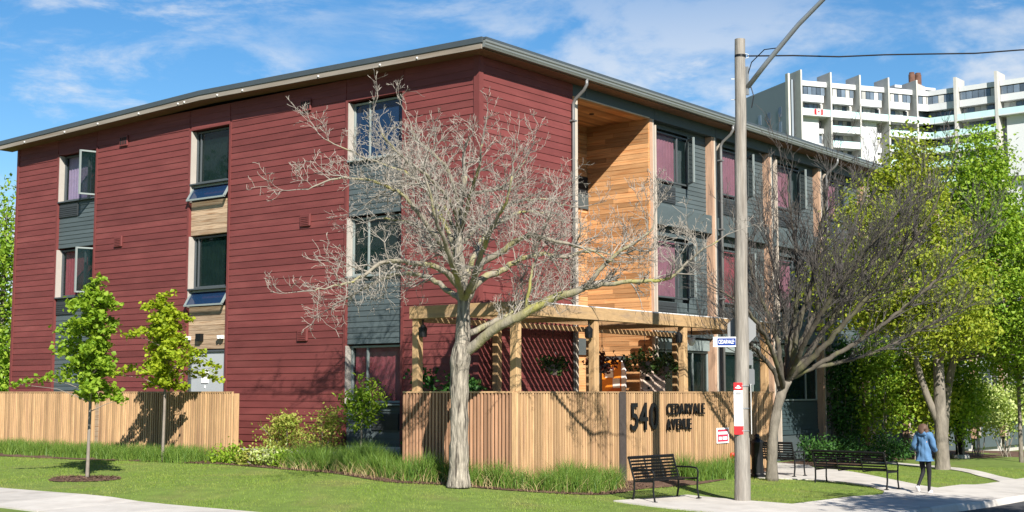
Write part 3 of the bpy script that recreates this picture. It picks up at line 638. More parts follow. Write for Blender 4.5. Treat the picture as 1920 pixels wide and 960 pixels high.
for (x, y) in ((.42, PY[0]), (PX-.05, PY[1]-.2), (PX-.05, PY[2]-.2)):
    mb = MB(); mb.tube([(x,y,3.95),(x,y,3.86),(x+.02,y,3.8)], .02, 6); mb.lathe((x,y,3.55), [(.02,0),(.09,.0),(.1,.2),(.04,.27),(0,.27)], 12); mb.build('lantern', MT['black'], pg)
cab = MB(); cab.tube([(PX+.06, FY0+.1, 4.262),(PX+.04, 3, 4.266),(PX+.05, FY1, 4.262)], .014, 6); cab.build('string_light_cable', MT['white'], pg)
# ---------------------------------------------------------------- leaves
def leaves(cent, normal_bias, size, jitter, mat, name, parent, asp=.62, droop=.25, label=None):
    """one folded leaf of six points at each centre"""
    n = len(cent); nr = np.random.normal(0, 1, (n,3))*jitter+np.asarray(normal_bias); nr /= np.linalg.norm(nr, axis=1, keepdims=True)+1e-9
    t = np.random.normal(0, 1, (n,3)); t[:,2] -= droop*2; t -= nr*(t*nr).sum(1, keepdims=True); t /= np.linalg.norm(t, axis=1, keepdims=True)+1e-9
    b = np.cross(nr, t); s = (np.random.uniform(.7, 1.25, (n,1))*size)
    P = [(-.5,0,0),(-.12,.5*asp,.09),(.22,.36*asp,.05),(.5,0,-.10),(.22,-.36*asp,.05),(-.12,-.5*asp,.09)]
    V = np.stack([cent+s*(t*u+b*v+nr*w) for u,v,w in P], 1); q = np.arange(n)*6
    Fq = np.concatenate([np.stack([q,q+1,q+2,q+3],1), np.stack([q,q+3,q+4,q+5],1)])
    o = bigmesh(name, V.reshape(-1,3), Fq, mat, parent)
    if label: o['label'] = label
    return o
MT.update(
 linden=leaf_mat('linden_leaf', (.15,.27,.02), (.30,.42,.04), trans=.42), lindeny=leaf_mat('yellow_linden_leaf', (.20,.30,.014), (.40,.47,.035), trans=.45),
 maple=leaf_mat('spring_maple_leaf', (.16,.24,.018), (.40,.44,.05), trans=.42), maple2=leaf_mat('fresh_green_leaf', (.12,.24,.02), (.32,.44,.045), trans=.42),
 shrub=leaf_mat('shrub_leaf', (.20,.29,.03), (.42,.40,.10), trans=.35), dogwood=leaf_mat('variegated_leaf', (.22,.33,.04), (.55,.6,.26), trans=.35), vine=leaf_mat('vine_leaf', (.02,.075,.018), (.07,.17,.03), trans=.3), darkleaf=leaf_mat('dark_leaf', (.015,.035,.01), (.055,.10,.02), trans=.25), redleaf=leaf_mat('bronze_leaf', (.05,.015,.012), (.12,.03,.02), trans=.3),
 bark=M('pale_lichen_bark', (.22,.195,.15), .9, .3, 7, bump=.02, bscale=22, stretch=(1,1,.35), col2=(.25,.235,.07), c2scale=1.6, c2lo=.46, c2hi=.66, detail=8),
 trunkbark=M('furrowed_trunk_bark', (.25,.22,.175), .95, .75, 16, bump=.06, bscale=18, stretch=(1.3,1.3,.16), col2=(.06,.05,.04), c2scale=11, c2lo=.54, c2hi=.66, detail=9),
 twig=M('pale_twig_bark', (.25,.225,.19), .9, .25, 5), darkbark=M('dark_bark', (.075,.065,.05), .95, .35, 7, bump=.015, bscale=22, stretch=(1,1,.4), col2=(.10,.10,.04), c2scale=2), darktwig=M('dark_twig_bark', (.062,.056,.05), .9, .2, 5),
 greytrunk=M('smooth_grey_bark', (.165,.145,.115), .95, .45, 6, bump=.02, bscale=20, stretch=(1,1,.4)), youngbark=M('young_bark', (.20,.17,.14), .9, .2, 8))
# ---------------------------------------------------------------- bare trees
def resample(pts, step=.12):
    P = np.array(pts, float); out = []
    k = len(P)
    for i in range(k-1):
        p0, p1, p2, p3 = P[max(i-1,0)], P[i], P[i+1], P[min(i+2,k-1)]
        n = max(2, int(np.linalg.norm(p2[:3]-p1[:3])/step))
        for t in np.linspace(0, 1, n, endpoint=False):
            q = .5*((2*p1)+(p2-p0)*t+(2*p0-5*p1+4*p2-p3)*t*t+(-p0+3*p1-3*p2+p3)*t**3); q[3] = p1[3]+(p2[3]-p1[3])*t; out.append(q)
    out.append(P[-1]); return np.array(out)
class Twigs:
    def __init__(s, rng): s.mb = MB(); s.rng = rng
    def grow(s, p, d, length, r, level, cfg):
        rng = s.rng; n = 4 if level < 2 else 3; pts = [p]; d = d.normalized(); q = p
        dd = d.copy()
        for i in range(n):
            dd = (dd + Vector((rng.gauss(0,1), rng.gauss(0,1), rng.gauss(0,1)))*cfg['wob'] + Vector((0,0,cfg['up']))).normalized()
            q = q+dd*(length/n); pts.append(q)
        rad = [max(r*(1-.75*i/n), cfg['rmin']) for i in range(n+1)]
        s.mb.tube(pts, rad, 4 if level == 0 else 3, cap=False)
        if level >= cfg['levels']: return
        k = cfg['kids'][level]; k = int(k*length/cfg['lref'][level]+rng.random()) if True else k
        for _ in range(max(1, k)):
            t = rng.uniform(.2, 1); i = min(int(t*n), n-1); f = t*n-i; pp = pts[i].lerp(pts[i+1], f); td = (pts[i+1]-pts[i]).normalized()
            side = td.cross(Vector((rng.gauss(0,1), rng.gauss(0,1), rng.gauss(0,1))))
            if side.length < 1e-3: continue
            nd = td*cfg['fwd']+side.normalized()*rng.uniform(.5,1.1)+Vector((0,0,cfg['lift']))
            s.grow(pp, nd, length*rng.uniform(*cfg['ratio']), max(rad[i]*.62, cfg['rmin']), level+1, cfg)
def bare_tree(root, limbs, barkm, trunkm, twigm, cfg, seed):
    rng = random.Random(seed); tw = Twigs(rng)
    for li, L_ in enumerate(limbs):
        pts = resample(L_); n = len(pts)
        if li > 0:
            for c in range(3): pts[1:-1, c] += np.array([rng.gauss(0, .012) for _ in range(n-2)])
        else: pts[:,3] *= np.array([1+.05*math.sin(i*1.3)+.03*math.sin(i*2.9) for i in range(n)])
        mb = MB(); nside = 14 if li == 0 else (9 if pts[0,3] > .07 else 7); mb.tube([p[:3] for p in pts], list(pts[:,3]), nside)
        if li == 0:                                            # furrows and burls on the trunk
            V = mb.v; out = []
            for k, v in enumerate(V):
                i = min(k//nside, n-1); c = pts[i][:3]; a = k % nside; f = 1+.05*math.sin(a*2.4+v[2]*1.1)+.035*math.sin(a*4.1-v[2]*2.3)+rng.gauss(0,.014); out.append(tuple(c[j]+(v[j]-c[j])*(f if j < 2 else 1) for j in range(3)))
            mb.v = out
        mb.build('trunk' if li == 0 else 'limb', trunkm if li == 0 else barkm, root, smooth=True)
        if li == 0: continue
        L_tot = np.linalg.norm(np.diff(pts[:,:3], axis=0), axis=1).sum(); m = int(L_tot/cfg['gap'])
        for k in range(m):
            t = rng.uniform(cfg.get('start',.22), 1); i = min(int(t*(n-1)), n-2); p = Vector(pts[i][:3]); td = Vector(pts[i+1][:3]-pts[i][:3])
            if td.length < 1e-5: continue
            td.normalize(); side = td.cross(Vector((rng.gauss(0,1), rng.gauss(0,1), rng.gauss(0,1)))).normalized()
            nd = td*cfg['fwd']+side*rng.uniform(.6,1.2)+Vector((0,0,cfg['lift']))
            tw.grow(p, nd, rng.uniform(*cfg['len0'])*(1.1-.45*t), min(pts[i,3]*.55, cfg['r0']), 0, cfg)
        p = Vector(pts[-1][:3]); td = Vector(pts[-1][:3]-pts[-3][:3]); tw.grow(p, td, cfg['len0'][1]*.7, pts[-1,3], 0, cfg)
    o = tw.mb.build('twigs', twigm, root, recalc=False); o['kind'] = 'stuff'
    return o
MAIN_LIMBS=[
 [(2.77,-3.98,0.34,0.3),(2.77,-3.98,0.55,0.25),(2.78,-3.98,1.58,0.215),(2.78,-3.97,2.47,0.215),(2.8,-3.96,3,0.235),(2.83,-3.93,3.35,0.19),(2.84,-3.93,3.91,0.155),(2.85,-3.92,4.36,0.15)],
 [(2.85,-3.92,4.24,0.15),(2.75,-3.87,4.81,0.115),(2.7,-3.91,5.27,0.105),(2.69,-3.85,5.84,0.09),(2.74,-3.88,6.47,0.075),(2.86,-3.91,6.84,0.06)],
 [(2.82,-3.95,3.04,0.14),(3.28,-3.83,3.41,0.12),(3.71,-3.75,3.67,0.115),(4.22,-3.6,3.9,0.11),(4.73,-3.46,4.15,0.1),(5.16,-3.38,4.29,0.09),(5.5,-3.23,4.42,0.075)],
 [(5.46,-3.27,4.38,0.06),(5.75,-3.16,4.71,0.05),(6.11,-3.01,5.07,0.042),(6.47,-2.72,5.35,0.03),(6.65,-2.58,5.54,0.022),(6.7,-2.54,5.87,0.012)],
 [(5.46,-3.27,4.38,0.06),(5.81,-3.12,4.44,0.055),(6.34,-2.95,4.5,0.05),(6.92,-2.62,4.51,0.04),(7.28,-2.47,4.73,0.032),(7.56,-2.37,5.02,0.025),(7.94,-2.21,5.26,0.014)],
 [(2.87,-3.91,3.49,0.09),(2.99,-3.56,3.64,0.075),(3.12,-3.19,3.82,0.065),(3.28,-2.94,3.94,0.05),(3.43,-2.57,4.29,0.035),(3.6,-2.31,4.76,0.02)],
 [(2.9,-3.88,4.24,0.11),(2.9,-3.63,4.53,0.095),(2.96,-3.32,4.75,0.085),(3.09,-2.97,4.88,0.075),(3.21,-2.62,5.11,0.065),(3.48,-2.15,5.27,0.055),(3.81,-1.63,5.26,0.045),(4.16,-1.11,5.4,0.03),(4.57,-0.66,5.29,0.018)],
 [(2.94,-3.85,4.38,0.1),(3.27,-3.84,4.96,0.085),(3.69,-3.77,5.17,0.075),(4.07,-3.72,5.39,0.065),(4.48,-3.66,5.48,0.055),(4.95,-3.54,5.35,0.045),(5.58,-3.3,5.16,0.03),(6.09,-3.15,4.89,0.015)],
 [(2.75,-3.87,5.44,0.06),(3,-3.42,5.98,0.05),(3.12,-3.07,6.23,0.045),(3.34,-2.64,6.41,0.04),(3.63,-2.16,6.49,0.03),(3.94,-1.79,6.36,0.018)],
 [(2.74,-3.88,6.38,0.045),(3.24,-3.87,6.48,0.04),(3.62,-3.82,6.49,0.035),(3.98,-3.8,6.62,0.03),(4.2,-3.75,6.9,0.022),(4.39,-3.72,7.16,0.012)],
 [(2.71,-3.9,4.93,0.08),(2.36,-3.79,5.58,0.07),(2.1,-3.75,5.95,0.06),(1.78,-3.74,6.49,0.05),(1.53,-3.81,6.81,0.042),(1.16,-3.98,7.1,0.035),(0.9,-4.06,7.21,0.03),(0.35,-4.36,7.43,0.024),(-0.03,-4.54,7.65,0.018),(-0.51,-4.78,7.9,0.012)],
 [(2.73,-3.89,6.06,0.06),(2.73,-4.14,6.66,0.05),(2.72,-4.4,7.04,0.045),(2.59,-4.76,7.28,0.035),(2.5,-5.08,7.54,0.025),(2.49,-5.22,7.83,0.012)],
 [(2.71,-3.97,4.7,0.075),(2.8,-4.47,5.21,0.065),(2.76,-5.01,5.72,0.055),(2.71,-5.43,6.12,0.048),(2.56,-5.68,6.33,0.042),(2.4,-6.18,6.51,0.035),(2.19,-6.61,6.53,0.028),(2.01,-7,6.45,0.022),(1.81,-7.41,6.24,0.012)],
 [(2.81,-3.95,4.41,0.085),(2.91,-4.51,4.71,0.075),(2.94,-4.99,4.83,0.065),(2.85,-5.58,4.89,0.055),(2.7,-6.2,4.86,0.045),(2.59,-6.79,4.5,0.034),(2.54,-7.22,4.35,0.024),(2.37,-7.73,4.21,0.013)],
 [(2.8,-3.96,4.24,0.085),(2.26,-3.75,4.45,0.07),(1.6,-3.63,4.77,0.06),(0.79,-3.63,4.9,0.048),(-0.03,-3.64,4.74,0.035),(-0.8,-3.74,4.41,0.02)],
 [(2.83,-3.93,4.24,0.09),(3.3,-4.59,4.46,0.08),(3.78,-5.35,4.76,0.065),(4.16,-6.07,5.2,0.05),(4.35,-6.56,5.65,0.035),(4.43,-6.88,6.21,0.02)],
 [(2.85,-3.92,4.24,0.09),(3.56,-4.51,4.51,0.075),(4.3,-5.07,5.07,0.06),(4.9,-5.48,5.51,0.045),(5.42,-5.72,5.85,0.03),(5.68,-5.89,6.31,0.016)],
 [(2.81,-3.95,4.36,0.08),(2.02,-3.3,5.01,0.07),(1.15,-2.84,5.7,0.055),(0.3,-2.62,6.14,0.04),(-0.7,-2.64,6.35,0.025)],
 [(2.83,-3.93,4.47,0.08),(2.38,-3.02,5.24,0.07),(2.15,-2.18,5.92,0.055),(2.25,-1.34,6.37,0.04),(2.47,-0.4,6.45,0.022)],
 [(2.71,-3.9,5.27,0.06),(1.99,-3.45,6.17,0.05),(1.15,-3.22,6.86,0.04),(0.18,-3.22,6.95,0.028),(-0.58,-3.31,6.64,0.015)],
 [(2.74,-3.88,5.72,0.055),(3.38,-4.39,6.29,0.045),(3.89,-4.75,6.74,0.035),(4.23,-5,7.21,0.02)],
 [(2.71,-3.9,5.61,0.05),(3.28,-4.86,6.13,0.042),(3.43,-5.76,6.55,0.034),(3.42,-6.53,6.87,0.024),(3.41,-7.04,7.22,0.013)],
 [(4.22,-3.6,3.9,0.05),(4.27,-3.57,4.2,0.04),(4.42,-3.58,4.85,0.03),(4.6,-3.56,5.5,0.02),(4.73,-3.45,5.94,0.012)],
]
DARK_LIMBS=[
 [(4.85,5.81,0.05,0.17),(4.86,5.81,0.35,0.135),(4.89,5.83,1.15,0.125),(4.98,5.9,1.83,0.12),(5.09,5.99,2.3,0.12),(5.22,6.1,2.61,0.11)],
 [(5.08,5.98,2.23,0.075),(5.01,5.93,2.61,0.07),(4.92,5.6,3.04,0.06),(4.8,5.13,3.37,0.05),(4.74,4.69,3.56,0.035),(4.58,4.32,4.08,0.02)],
 [(5.11,6.01,2.37,0.08),(5.15,5.79,3.04,0.07),(5.16,5.67,3.58,0.06),(5.08,5.34,4.25,0.05),(4.97,4.88,5.03,0.035),(4.92,4.58,5.82,0.02)],
 [(5.18,6.06,2.5,0.09),(5.17,6.31,3.46,0.075),(5.24,6.49,4.29,0.065),(5.28,6.65,5.27,0.055),(5.23,6.61,6.25,0.04),(5.14,6.54,7.23,0.025),(5.09,6.5,7.94,0.012)],
 [(5.22,6.1,2.61,0.09),(5.48,5.92,3.31,0.08),(5.71,5.84,4.11,0.065),(6.02,5.84,4.91,0.05),(6.24,5.75,5.83,0.04),(6.45,5.79,6.76,0.025),(6.57,5.89,7.58,0.012)],
 [(5.22,6.1,2.61,0.09),(5.49,6.56,3.19,0.08),(5.79,7.05,3.88,0.07),(6.15,7.59,4.66,0.055),(6.58,8.19,5.59,0.045),(7.08,8.83,6.6,0.03),(7.47,9.39,7.49,0.015)],
 [(5.25,6.11,2.67,0.085),(5.97,6.17,3.24,0.075),(6.68,6.23,3.96,0.065),(7.5,6.36,4.87,0.05),(8.19,6.4,5.63,0.04),(8.84,6.53,6.51,0.025),(9.2,6.68,7.29,0.012)],
 [(5.27,6.13,2.69,0.075),(5.9,6.63,3.05,0.065),(6.61,7.32,3.6,0.055),(7.34,8.02,4.29,0.045),(8.08,8.73,5.12,0.035),(8.72,9.36,5.97,0.02),(9.15,9.82,6.68,0.01)],
 [(5.27,6.13,2.64,0.07),(5.51,6.96,2.92,0.06),(5.84,7.86,3.07,0.05),(6.36,8.9,3.36,0.04),(7.08,10.1,3.95,0.028),(7.86,11.23,4.56,0.014)],
 [(5.16,6.04,2.44,0.075),(4.75,7,3.35,0.065),(4.34,7.69,4.38,0.055),(3.9,8.11,5.44,0.04),(3.56,8.35,6.52,0.025),(3.36,8.45,7.45,0.012)],
 [(5.2,6.08,2.57,0.075),(5.02,7.21,3.49,0.065),(5.14,8.32,4.81,0.055),(5.36,9.26,6.03,0.04),(5.56,9.93,7.27,0.025),(5.74,10.32,8.36,0.012)],
 [(5.2,6.08,2.57,0.075),(5.98,5.42,3.42,0.065),(6.81,5.06,4.43,0.055),(7.59,4.91,5.29,0.04),(8.27,4.93,6.01,0.025),(8.76,5.07,6.63,0.012)],
 [(5.13,6.03,2.37,0.07),(5.45,5,3.02,0.06),(5.58,4.09,3.78,0.045),(5.42,3.33,4.4,0.03),(5.17,2.75,4.7,0.015)],
]

t = thing('bare_tree', 'leafless pale barked tree with mossy limbs before the red corner', 'tree', (2.773,-3.98,.34))
MAIN_LIMBS = [[(a, b, c, r*.87) for a, b, c, r in L_] for L_ in MAIN_LIMBS]
bare_tree(t, MAIN_LIMBS, MT['bark'], MT['trunkbark'], MT['twig'], dict(wob=.26, up=.07, lift=.22, fwd=.75, levels=3, kids=(6,3,2), lref=(.8,.45,.25), ratio=(.35,.62), rmin=.0042, gap=.175, len0=(.4,1.2), r0=.018, start=.34), 11)
t = thing('bare_tree', 'leafless dark vase shaped street tree behind the utility pole', 'tree', (4.853,5.805,.08))
bare_tree(t, DARK_LIMBS, MT['darkbark'], MT['greytrunk'], MT['darktwig'], dict(wob=.10, up=.05, lift=.35, fwd=1.25, levels=3, kids=(5,3,2), lref=(1.2,.7,.4), ratio=(.45,.75), rmin=.0048, gap=.21, len0=(.6,1.5), r0=.02, start=.3), 5)
# ---------------------------------------------------------------- leafy trees
def leafy_tree(name, label, base, trunk_pts, clumps, leaf, lm, barkm, per=55, spread=.32, limb_r=.035, group=None, cat='tree', leafname='crown', asp=.62, jit=.9):
    root = thing(name, label, cat, base, group); mb = MB()
    for tp in trunk_pts:
        p = resample(tp, .2); mb.tube([q[:3] for q in p], list(p[:,3]), 9)
    mb.build('trunk', barkm, root, smooth=True)
    # branches from the trunk's upper part to each clump of leaves
    br = MB(); allp = np.concatenate([resample(tp, .2) for tp in trunk_pts]); rng = random.Random(len(label)+3)
    for c in clumps[::2]:
        d = np.linalg.norm(allp[:,:3]-c, axis=1)+np.maximum(0, allp[:,2]-(c[2]-.15*np.hypot(c[0]-allp[:,0], c[1]-allp[:,1])))*3+(allp[:,2] < allp[:,2].max()*.38)*4
        s = allp[int(np.argmin(d))]; L_ = np.linalg.norm(c-s[:3])
        if L_ < .1: continue
        mid = s[:3]*.5+c*.5+np.array([rng.gauss(0,.06)*L_, rng.gauss(0,.04)*L_, .05*L_]); br.tube([s[:3], mid, c], [min(limb_r, s[3]*.6), limb_r*.5, .006], 5, cap=False)
    br.build('branches', barkm, root, smooth=True)['kind'] = 'stuff'
    cc = np.repeat(clumps, per, 0)+np.random.normal(0, 1, (len(clumps)*per, 3))*np.array([spread, spread, spread*.62])
    leaves(cc, (0,0,.75), leaf, jit, lm, leafname, root, asp=asp)
    return root
def blob(n, c, r, hollow=.45, seed=0, cut=None):
    g = np.random.RandomState(seed); d = g.normal(0,1,(n,3)); d /= np.linalg.norm(d, axis=1, keepdims=True); rad = hollow+(1-hollow)*g.rand(n,1)**.6
    lump = 1+.22*np.sin(d[:,:1]*5+seed)*np.cos(d[:,1:2]*4+d[:,2:]*3)
    return np.array(c)+d*rad*lump*np.array(r)
# young lindens: tiers of drooping sprays round a thin stem
def linden(label, bx, by, h, hc, wmax, lm, seed, lean=0, leaf=.112, group='young linden saplings on the lawn'):
    g = np.random.RandomState(seed); z0 = gz(bx, by); cl = []; sprays = []
    for k in range(34):
        t = (k+.5)/34; z = z0+hc+(h-hc)*t; a = k*2.4+g.rand()*1.2; w = wmax*(.62+.6*math.sin(math.pi*min(1,t*1.2+.12)))*(1-.32*t)*g.choice([.3,.6,1.0,1.5])*g.uniform(.85,1.15)
        for q in np.linspace(.1, 1, 7):
            cl.append((bx+math.cos(a)*w*q+lean*t, by+math.sin(a)*w*q, z+.45*w*q-.42*w*q*q+.04*g.randn()))
    for q in np.linspace(0,1,8): cl.append((bx+lean*(1+.1*q)+.05*g.randn(), by+.05*g.randn(), z0+h-.1+.45*q))
    cl = np.array(cl)
    return leafy_tree('linden_sapling', label, (bx,by,z0), [[(bx,by,z0-.05,.05),(bx+.01,by,z0+.4,.04),(bx+.02,by+.01,z0+hc,.035),(bx+lean*.6,by,z0+(h+hc)/2,.024),(bx+lean,by,z0+h+.2,.008)]], cl, leaf, lm, MT['youngbark'], per=23, spread=.085, limb_r=.014, group=group, asp=.86, jit=.55)
linden('larger green linden sapling in a ring of mulch near the footpath', -6.0, -6.85, 4.25, 1.75, 1.28, MT['linden'], 3, lean=.1)
linden('smaller yellow green linden sapling close to the slat fence', -8.75, -2.65, 4.15, 1.95, 1.12, MT['lindeny'], 8, lean=-.05)
g = blob(60, (-2.8,-1.15,2.0), (.62,.5,.62), .2, 4)
leafy_tree('shrub_tree', 'slim sapling with drooping long leaves before the grey ground floor window', (-2.85,-1.15,gz(-2.85,-1.15)), [[(-2.85,-1.15,.4,.03),(-2.83,-1.15,1.2,.022),(-2.8,-1.15,2.5,.008)]], g, .15, MT['linden'], MT['youngbark'], per=14, spread=.12, limb_r=.012, asp=.35, jit=.8)
# spring maples along the right
def maple(label, base, stems, blobs, n, leaf, lm, seed, per=70, spread=.34):
    cl = np.concatenate([blob(int(n*f), c, r, .35, seed+i) for i, (c, r, f) in enumerate(blobs)])
    return leafy_tree('maple_tree', label, base, stems, cl, leaf, lm, MT['greytrunk'], per=per, spread=spread, group='leafy trees beyond the walking person')
maple('two stemmed maple with bright spring leaves beside the walking person', (5.35,16.2,-.1),
  [[(5.35,16.2,-.25,.30),(5.35,16.2,.1,.23),(5.33,16.2,1.8,.19),(5.3,16.25,3.4,.16),(5.25,16.3,5.5,.11),(5.1,16.3,8,.05)], [(5.35,16.2,1.2,.13),(5.0,16.0,2.2,.11),(4.75,15.8,3.4,.09),(4.5,15.7,5.2,.05)]],
  [((4.55,15.9,5.7),(2.3,2.0,1.8),.40),((4.0,16.2,7.9),(1.9,1.9,1.8),.32),((4.6,16.5,9.4),(.75,.8,1.35),.10),((5.7,15.6,4.6),(1.7,1.6,1.2),.2),((2.9,15.6,5.8),(1.6,1.6,1.5),.2)], 480, .125, MT['maple'], 21, per=56, spread=.27)
maple('tall fresh green maple right of the two stemmed maple', (3.55,21.0,-.15),
  [[(3.55,21.0,-.3,.22),(3.55,21.0,.2,.17),(3.9,21,2.8,.13),(4.9,20.6,5.5,.10),(5.5,20.6,8.5,.05)]],
  [((5.9,20.3,5.6),(2.1,2.1,2.0),.42),((5.6,20.4,8.2),(1.5,1.5,1.7),.30),((5.4,20.4,10.0),(1.0,1.0,1.2),.14),((7.2,20.4,5.2),(1.7,1.8,2.2),.3)], 420, .13, MT['maple2'], 41, per=58, spread=.3)
maple('slim young maple trunk at the right edge of the far lawn', (5.6,23.0,-.2),
  [[(5.6,23.0,-.3,.09),(5.6,23.0,1,.07),(5.6,23.0,4,.05)]],
  [((5.9,22.8,3.6),(1.5,1.6,1.4),1.)], 120, .12, MT['maple2'], 61, per=46, spread=.28)
maple('broad street tree across the road beyond the right edge', (19.8,-3.4,-.35),
  [[(19.8,-3.4,-.4,.25),(19.8,-3.4,2,.18),(19.8,-3.4,7,.1)]], [((19.8,-3.4,7.2),(2.6,2.4,1.7),1.)], 200, .2, MT['maple'], 71, per=40, spread=.4)
def shrub(name, label, base, blobs, n, leaf, lm, seed, per=22, spread=.12, group=None, stems=6, barkm=None, cat='shrub', asp=.62):
    cl = np.concatenate([blob(int(n*f), c, r, .3, seed+i) for i, (c, r, f) in enumerate(blobs)]); root = thing(name, label, cat, base, group); mb = MB(); rng = random.Random(seed)
    for k in range(stems):
        c = cl[rng.randrange(len(cl))]; b = Vector((base[0]+rng.gauss(0,.1), base[1]+rng.gauss(0,.1), base[2]-.03)); mb.tube([b, b.lerp(Vector(c), .5)+Vector((rng.gauss(0,.05),rng.gauss(0,.05),.05)), c], [.02,.014,.005], 5)
    mb.build('stems', barkm or MT['youngbark'], root)['kind'] = 'stuff'
    cc = np.repeat(cl, per, 0)+np.random.normal(0, spread, (len(cl)*per, 3)); cc[:,2] = np.maximum(cc[:,2], base[2]+.03)
    leaves(cc, (0,0,.6), leaf, .9, lm, 'foliage', root, asp=asp); return root
z = gz(-5.4,-1.2)
shrub('shrub', 'yellow green shrub with bronze tips left of the pair at the red wall', (-5.65,-1.2,z), [((-5.7,-1.2,z+.62),(.75,.5,.5),.7),((-5.5,-1.2,z+1.0),(.45,.35,.3),.3)], 150, .075, MT['shrub'], 5, per=15, group='shrubs at the red wall')
shrub('shrub', 'yellow green shrub right of the pair at the red wall, beside the grey panel', (-4.15,-1.2,z), [((-4.2,-1.15,z+.72),(.55,.45,.5),.7),((-3.95,-1.15,z+1.1),(.32,.3,.32),.3)], 110, .075, MT['shrub'], 9, per=13, group='shrubs at the red wall')
for (lbl, x, y, r, m_) in (('low leafy perennial at the end of the left slat fence', -7.0,-2.0,.3,'linden'),('small green perennial just right of the left slat fence end', -6.45,-2.1,.34,'linden'),('yellowish perennial below the left shrub', -5.75,-2.2,.32,'shrub'),('pale perennial between the two shrubs', -4.95,-2.2,.34,'dogwood'),('small perennial in front of the right shrub', -4.3,-2.3,.28,'linden')):
    zz = gz(x,y); shrub('perennial', lbl, (x,y,zz), [((x,y,zz+r*.55),(r,r,r*.55),1)], 30, .09, MT[m_], int(abs(x)*10), per=14, stems=4, cat='plant')
shrub('vine', 'leafy green climber hanging at the pergola corner post beside the grey window', (-.35,-1.6,.42), [((-.35,-1.6,1.6),(.22,.3,.8),.6),((-.3,-1.7,2.4),(.25,.3,.5),.3)], 60, .12, MT['vine'], 31, per=14, cat='vine')
shrub('vine', 'glossy green plant behind the patio fence by the red wall', (.75,-1.4,.42), [((.9,-1.6,2.35),(.55,.3,.28),1)], 34, .13, MT['vine'], 33, per=14, stems=8, cat='plant')
# right hand planting
shrub('vine', 'tall dark green climber on the grey front beyond the pergola', (.4,19.9,0), [((.45,20.0,2.0),(.5,.8,1.9),.6),((.4,20.2,3.3),(.45,.8,1.0),.3)], 200, .13, MT['vine'], 51, per=20, spread=.16, cat='vine')
for k, (lbl, x, y, rx, rz, m_) in enumerate((('tall leafy shrub left of the walking person, next to the climber', 1.6,20.6,1.15,2.0,'maple2'),('tall leafy shrub directly left of the walking person', 2.6,21.6,1.2,1.75,'maple'),('tall shrub behind the walking person and the maple trunk', 3.2,23.6,1.1,1.9,'maple2'))):
    shrub('tall_shrub', lbl, (x,y,gz(x,y)), [((x,y,rz+.55),(rx,rx,rz),1)], 190, .14, MT[m_], 70+k, per=24, spread=.2, group='tall shrubs along the front')
for k, (lbl, x, y, r) in enumerate((('pale variegated dogwood just right of the maple trunk', 2.4,24.6,1.1),('pale variegated dogwood in the middle of the far bed', 3.0,26.2,1.2),('pale variegated dogwood nearest the right edge', 3.6,27.6,1.2))):
    shrub('dogwood_shrub', lbl, (x,y,gz(x,y)), [((x,y,1.75),(r,r,.85),1)], 170, .14, MT['dogwood'], 90+k, per=20, spread=.2, group='variegated dogwoods by the path', stems=9)
for k, (lbl, x, y) in enumerate((('low dark fern like shrub under the grey base panel', .9,16.6),('low dark shrub left of the tall shrubs', 1.5,18.0),('low dark shrub at the foot of the tall shrubs', 2.3,19.6))):
    shrub('low_shrub', lbl, (x,y,gz(x,y)), [((x,y,.35),(.75,.75,.4),1)], 60, .12, MT['vine'], 110+k, per=18, group='low shrubs along the front', asp=.4)
# ornamental grass in front of the fences
def tall_grass():
    n = 150000; x = np.random.uniform(-5, 4.7, n); y = np.random.uniform(-4.2, 6.4, n)
    k1 = inside([(-3.95,-1.0),(-4.2,-2.6),(-2.1,-2.7),(-.3,-3.3),(1.0,-3.75),(2.2,-3.35),(3.45,-3.25),(4.2,-2.5),(4.55,-1.5),(4.2,.1),(3.35,.3),(3.35,-2.75),(-.2,-2.75),(-.3,-1.0)], x, y)
    k1 |= inside([(3.35,3.4),(4.2,3.3),(4.1,5.9),(3.35,6.4)], x, y)
    x1, y1 = x[k1], y[k1]
    n2 = 22000; xs = np.random.uniform(-19, -7.6, n2); ys = np.random.uniform(-2.8, -1.45, n2); kk = np.sin(xs*4.2+np.cos(xs*1.3)*2)+.8 > np.random.rand(n2)*1.6; xs, ys = xs[kk], ys[kk]
    cl = np.sin(x1*3.1)*np.cos(y1*2.7); h1 = np.random.uniform(.34, .68, len(x1))*(1+.3*cl)*np.where(np.sin(x1*9.3+np.sin(y1*7.7)*2) > .55, .62, 1); h2 = np.random.uniform(.22, .55, len(xs))
    X = np.concatenate([x1, xs]); Y = np.concatenate([y1, ys]); H = np.concatenate([h1, h2])
    blades(len(X), X, Y, gza(X, Y), H, np.random.uniform(.009,.017,len(X)), np.random.uniform(.1,.75,len(X)), MT['tallblade'], 'ornamental_grass', 'tall arching green grass along the slat fences', 4, .8)
tall_grass()
def dead_blades():
    n = 3800; x = np.random.uniform(-4, 4.5, n); y = np.random.uniform(-3.9, .2, n)
    k = inside(BEDS[0], x, y) & ((y < -2.7) | (x > 3.3)); x, y = x[k], y[k]; n = len(x)
    blades(n, x, y, gza(x, y), np.random.uniform(.15,.5,n), np.random.uniform(.008,.014,n), np.random.uniform(.4,1.2,n), leaf_mat('dry_straw', (.30,.22,.10), (.45,.36,.18), trans=.2), 'dry_grass', 'dry straw coloured blades among the tall grass', 3, .8)
dead_blades()
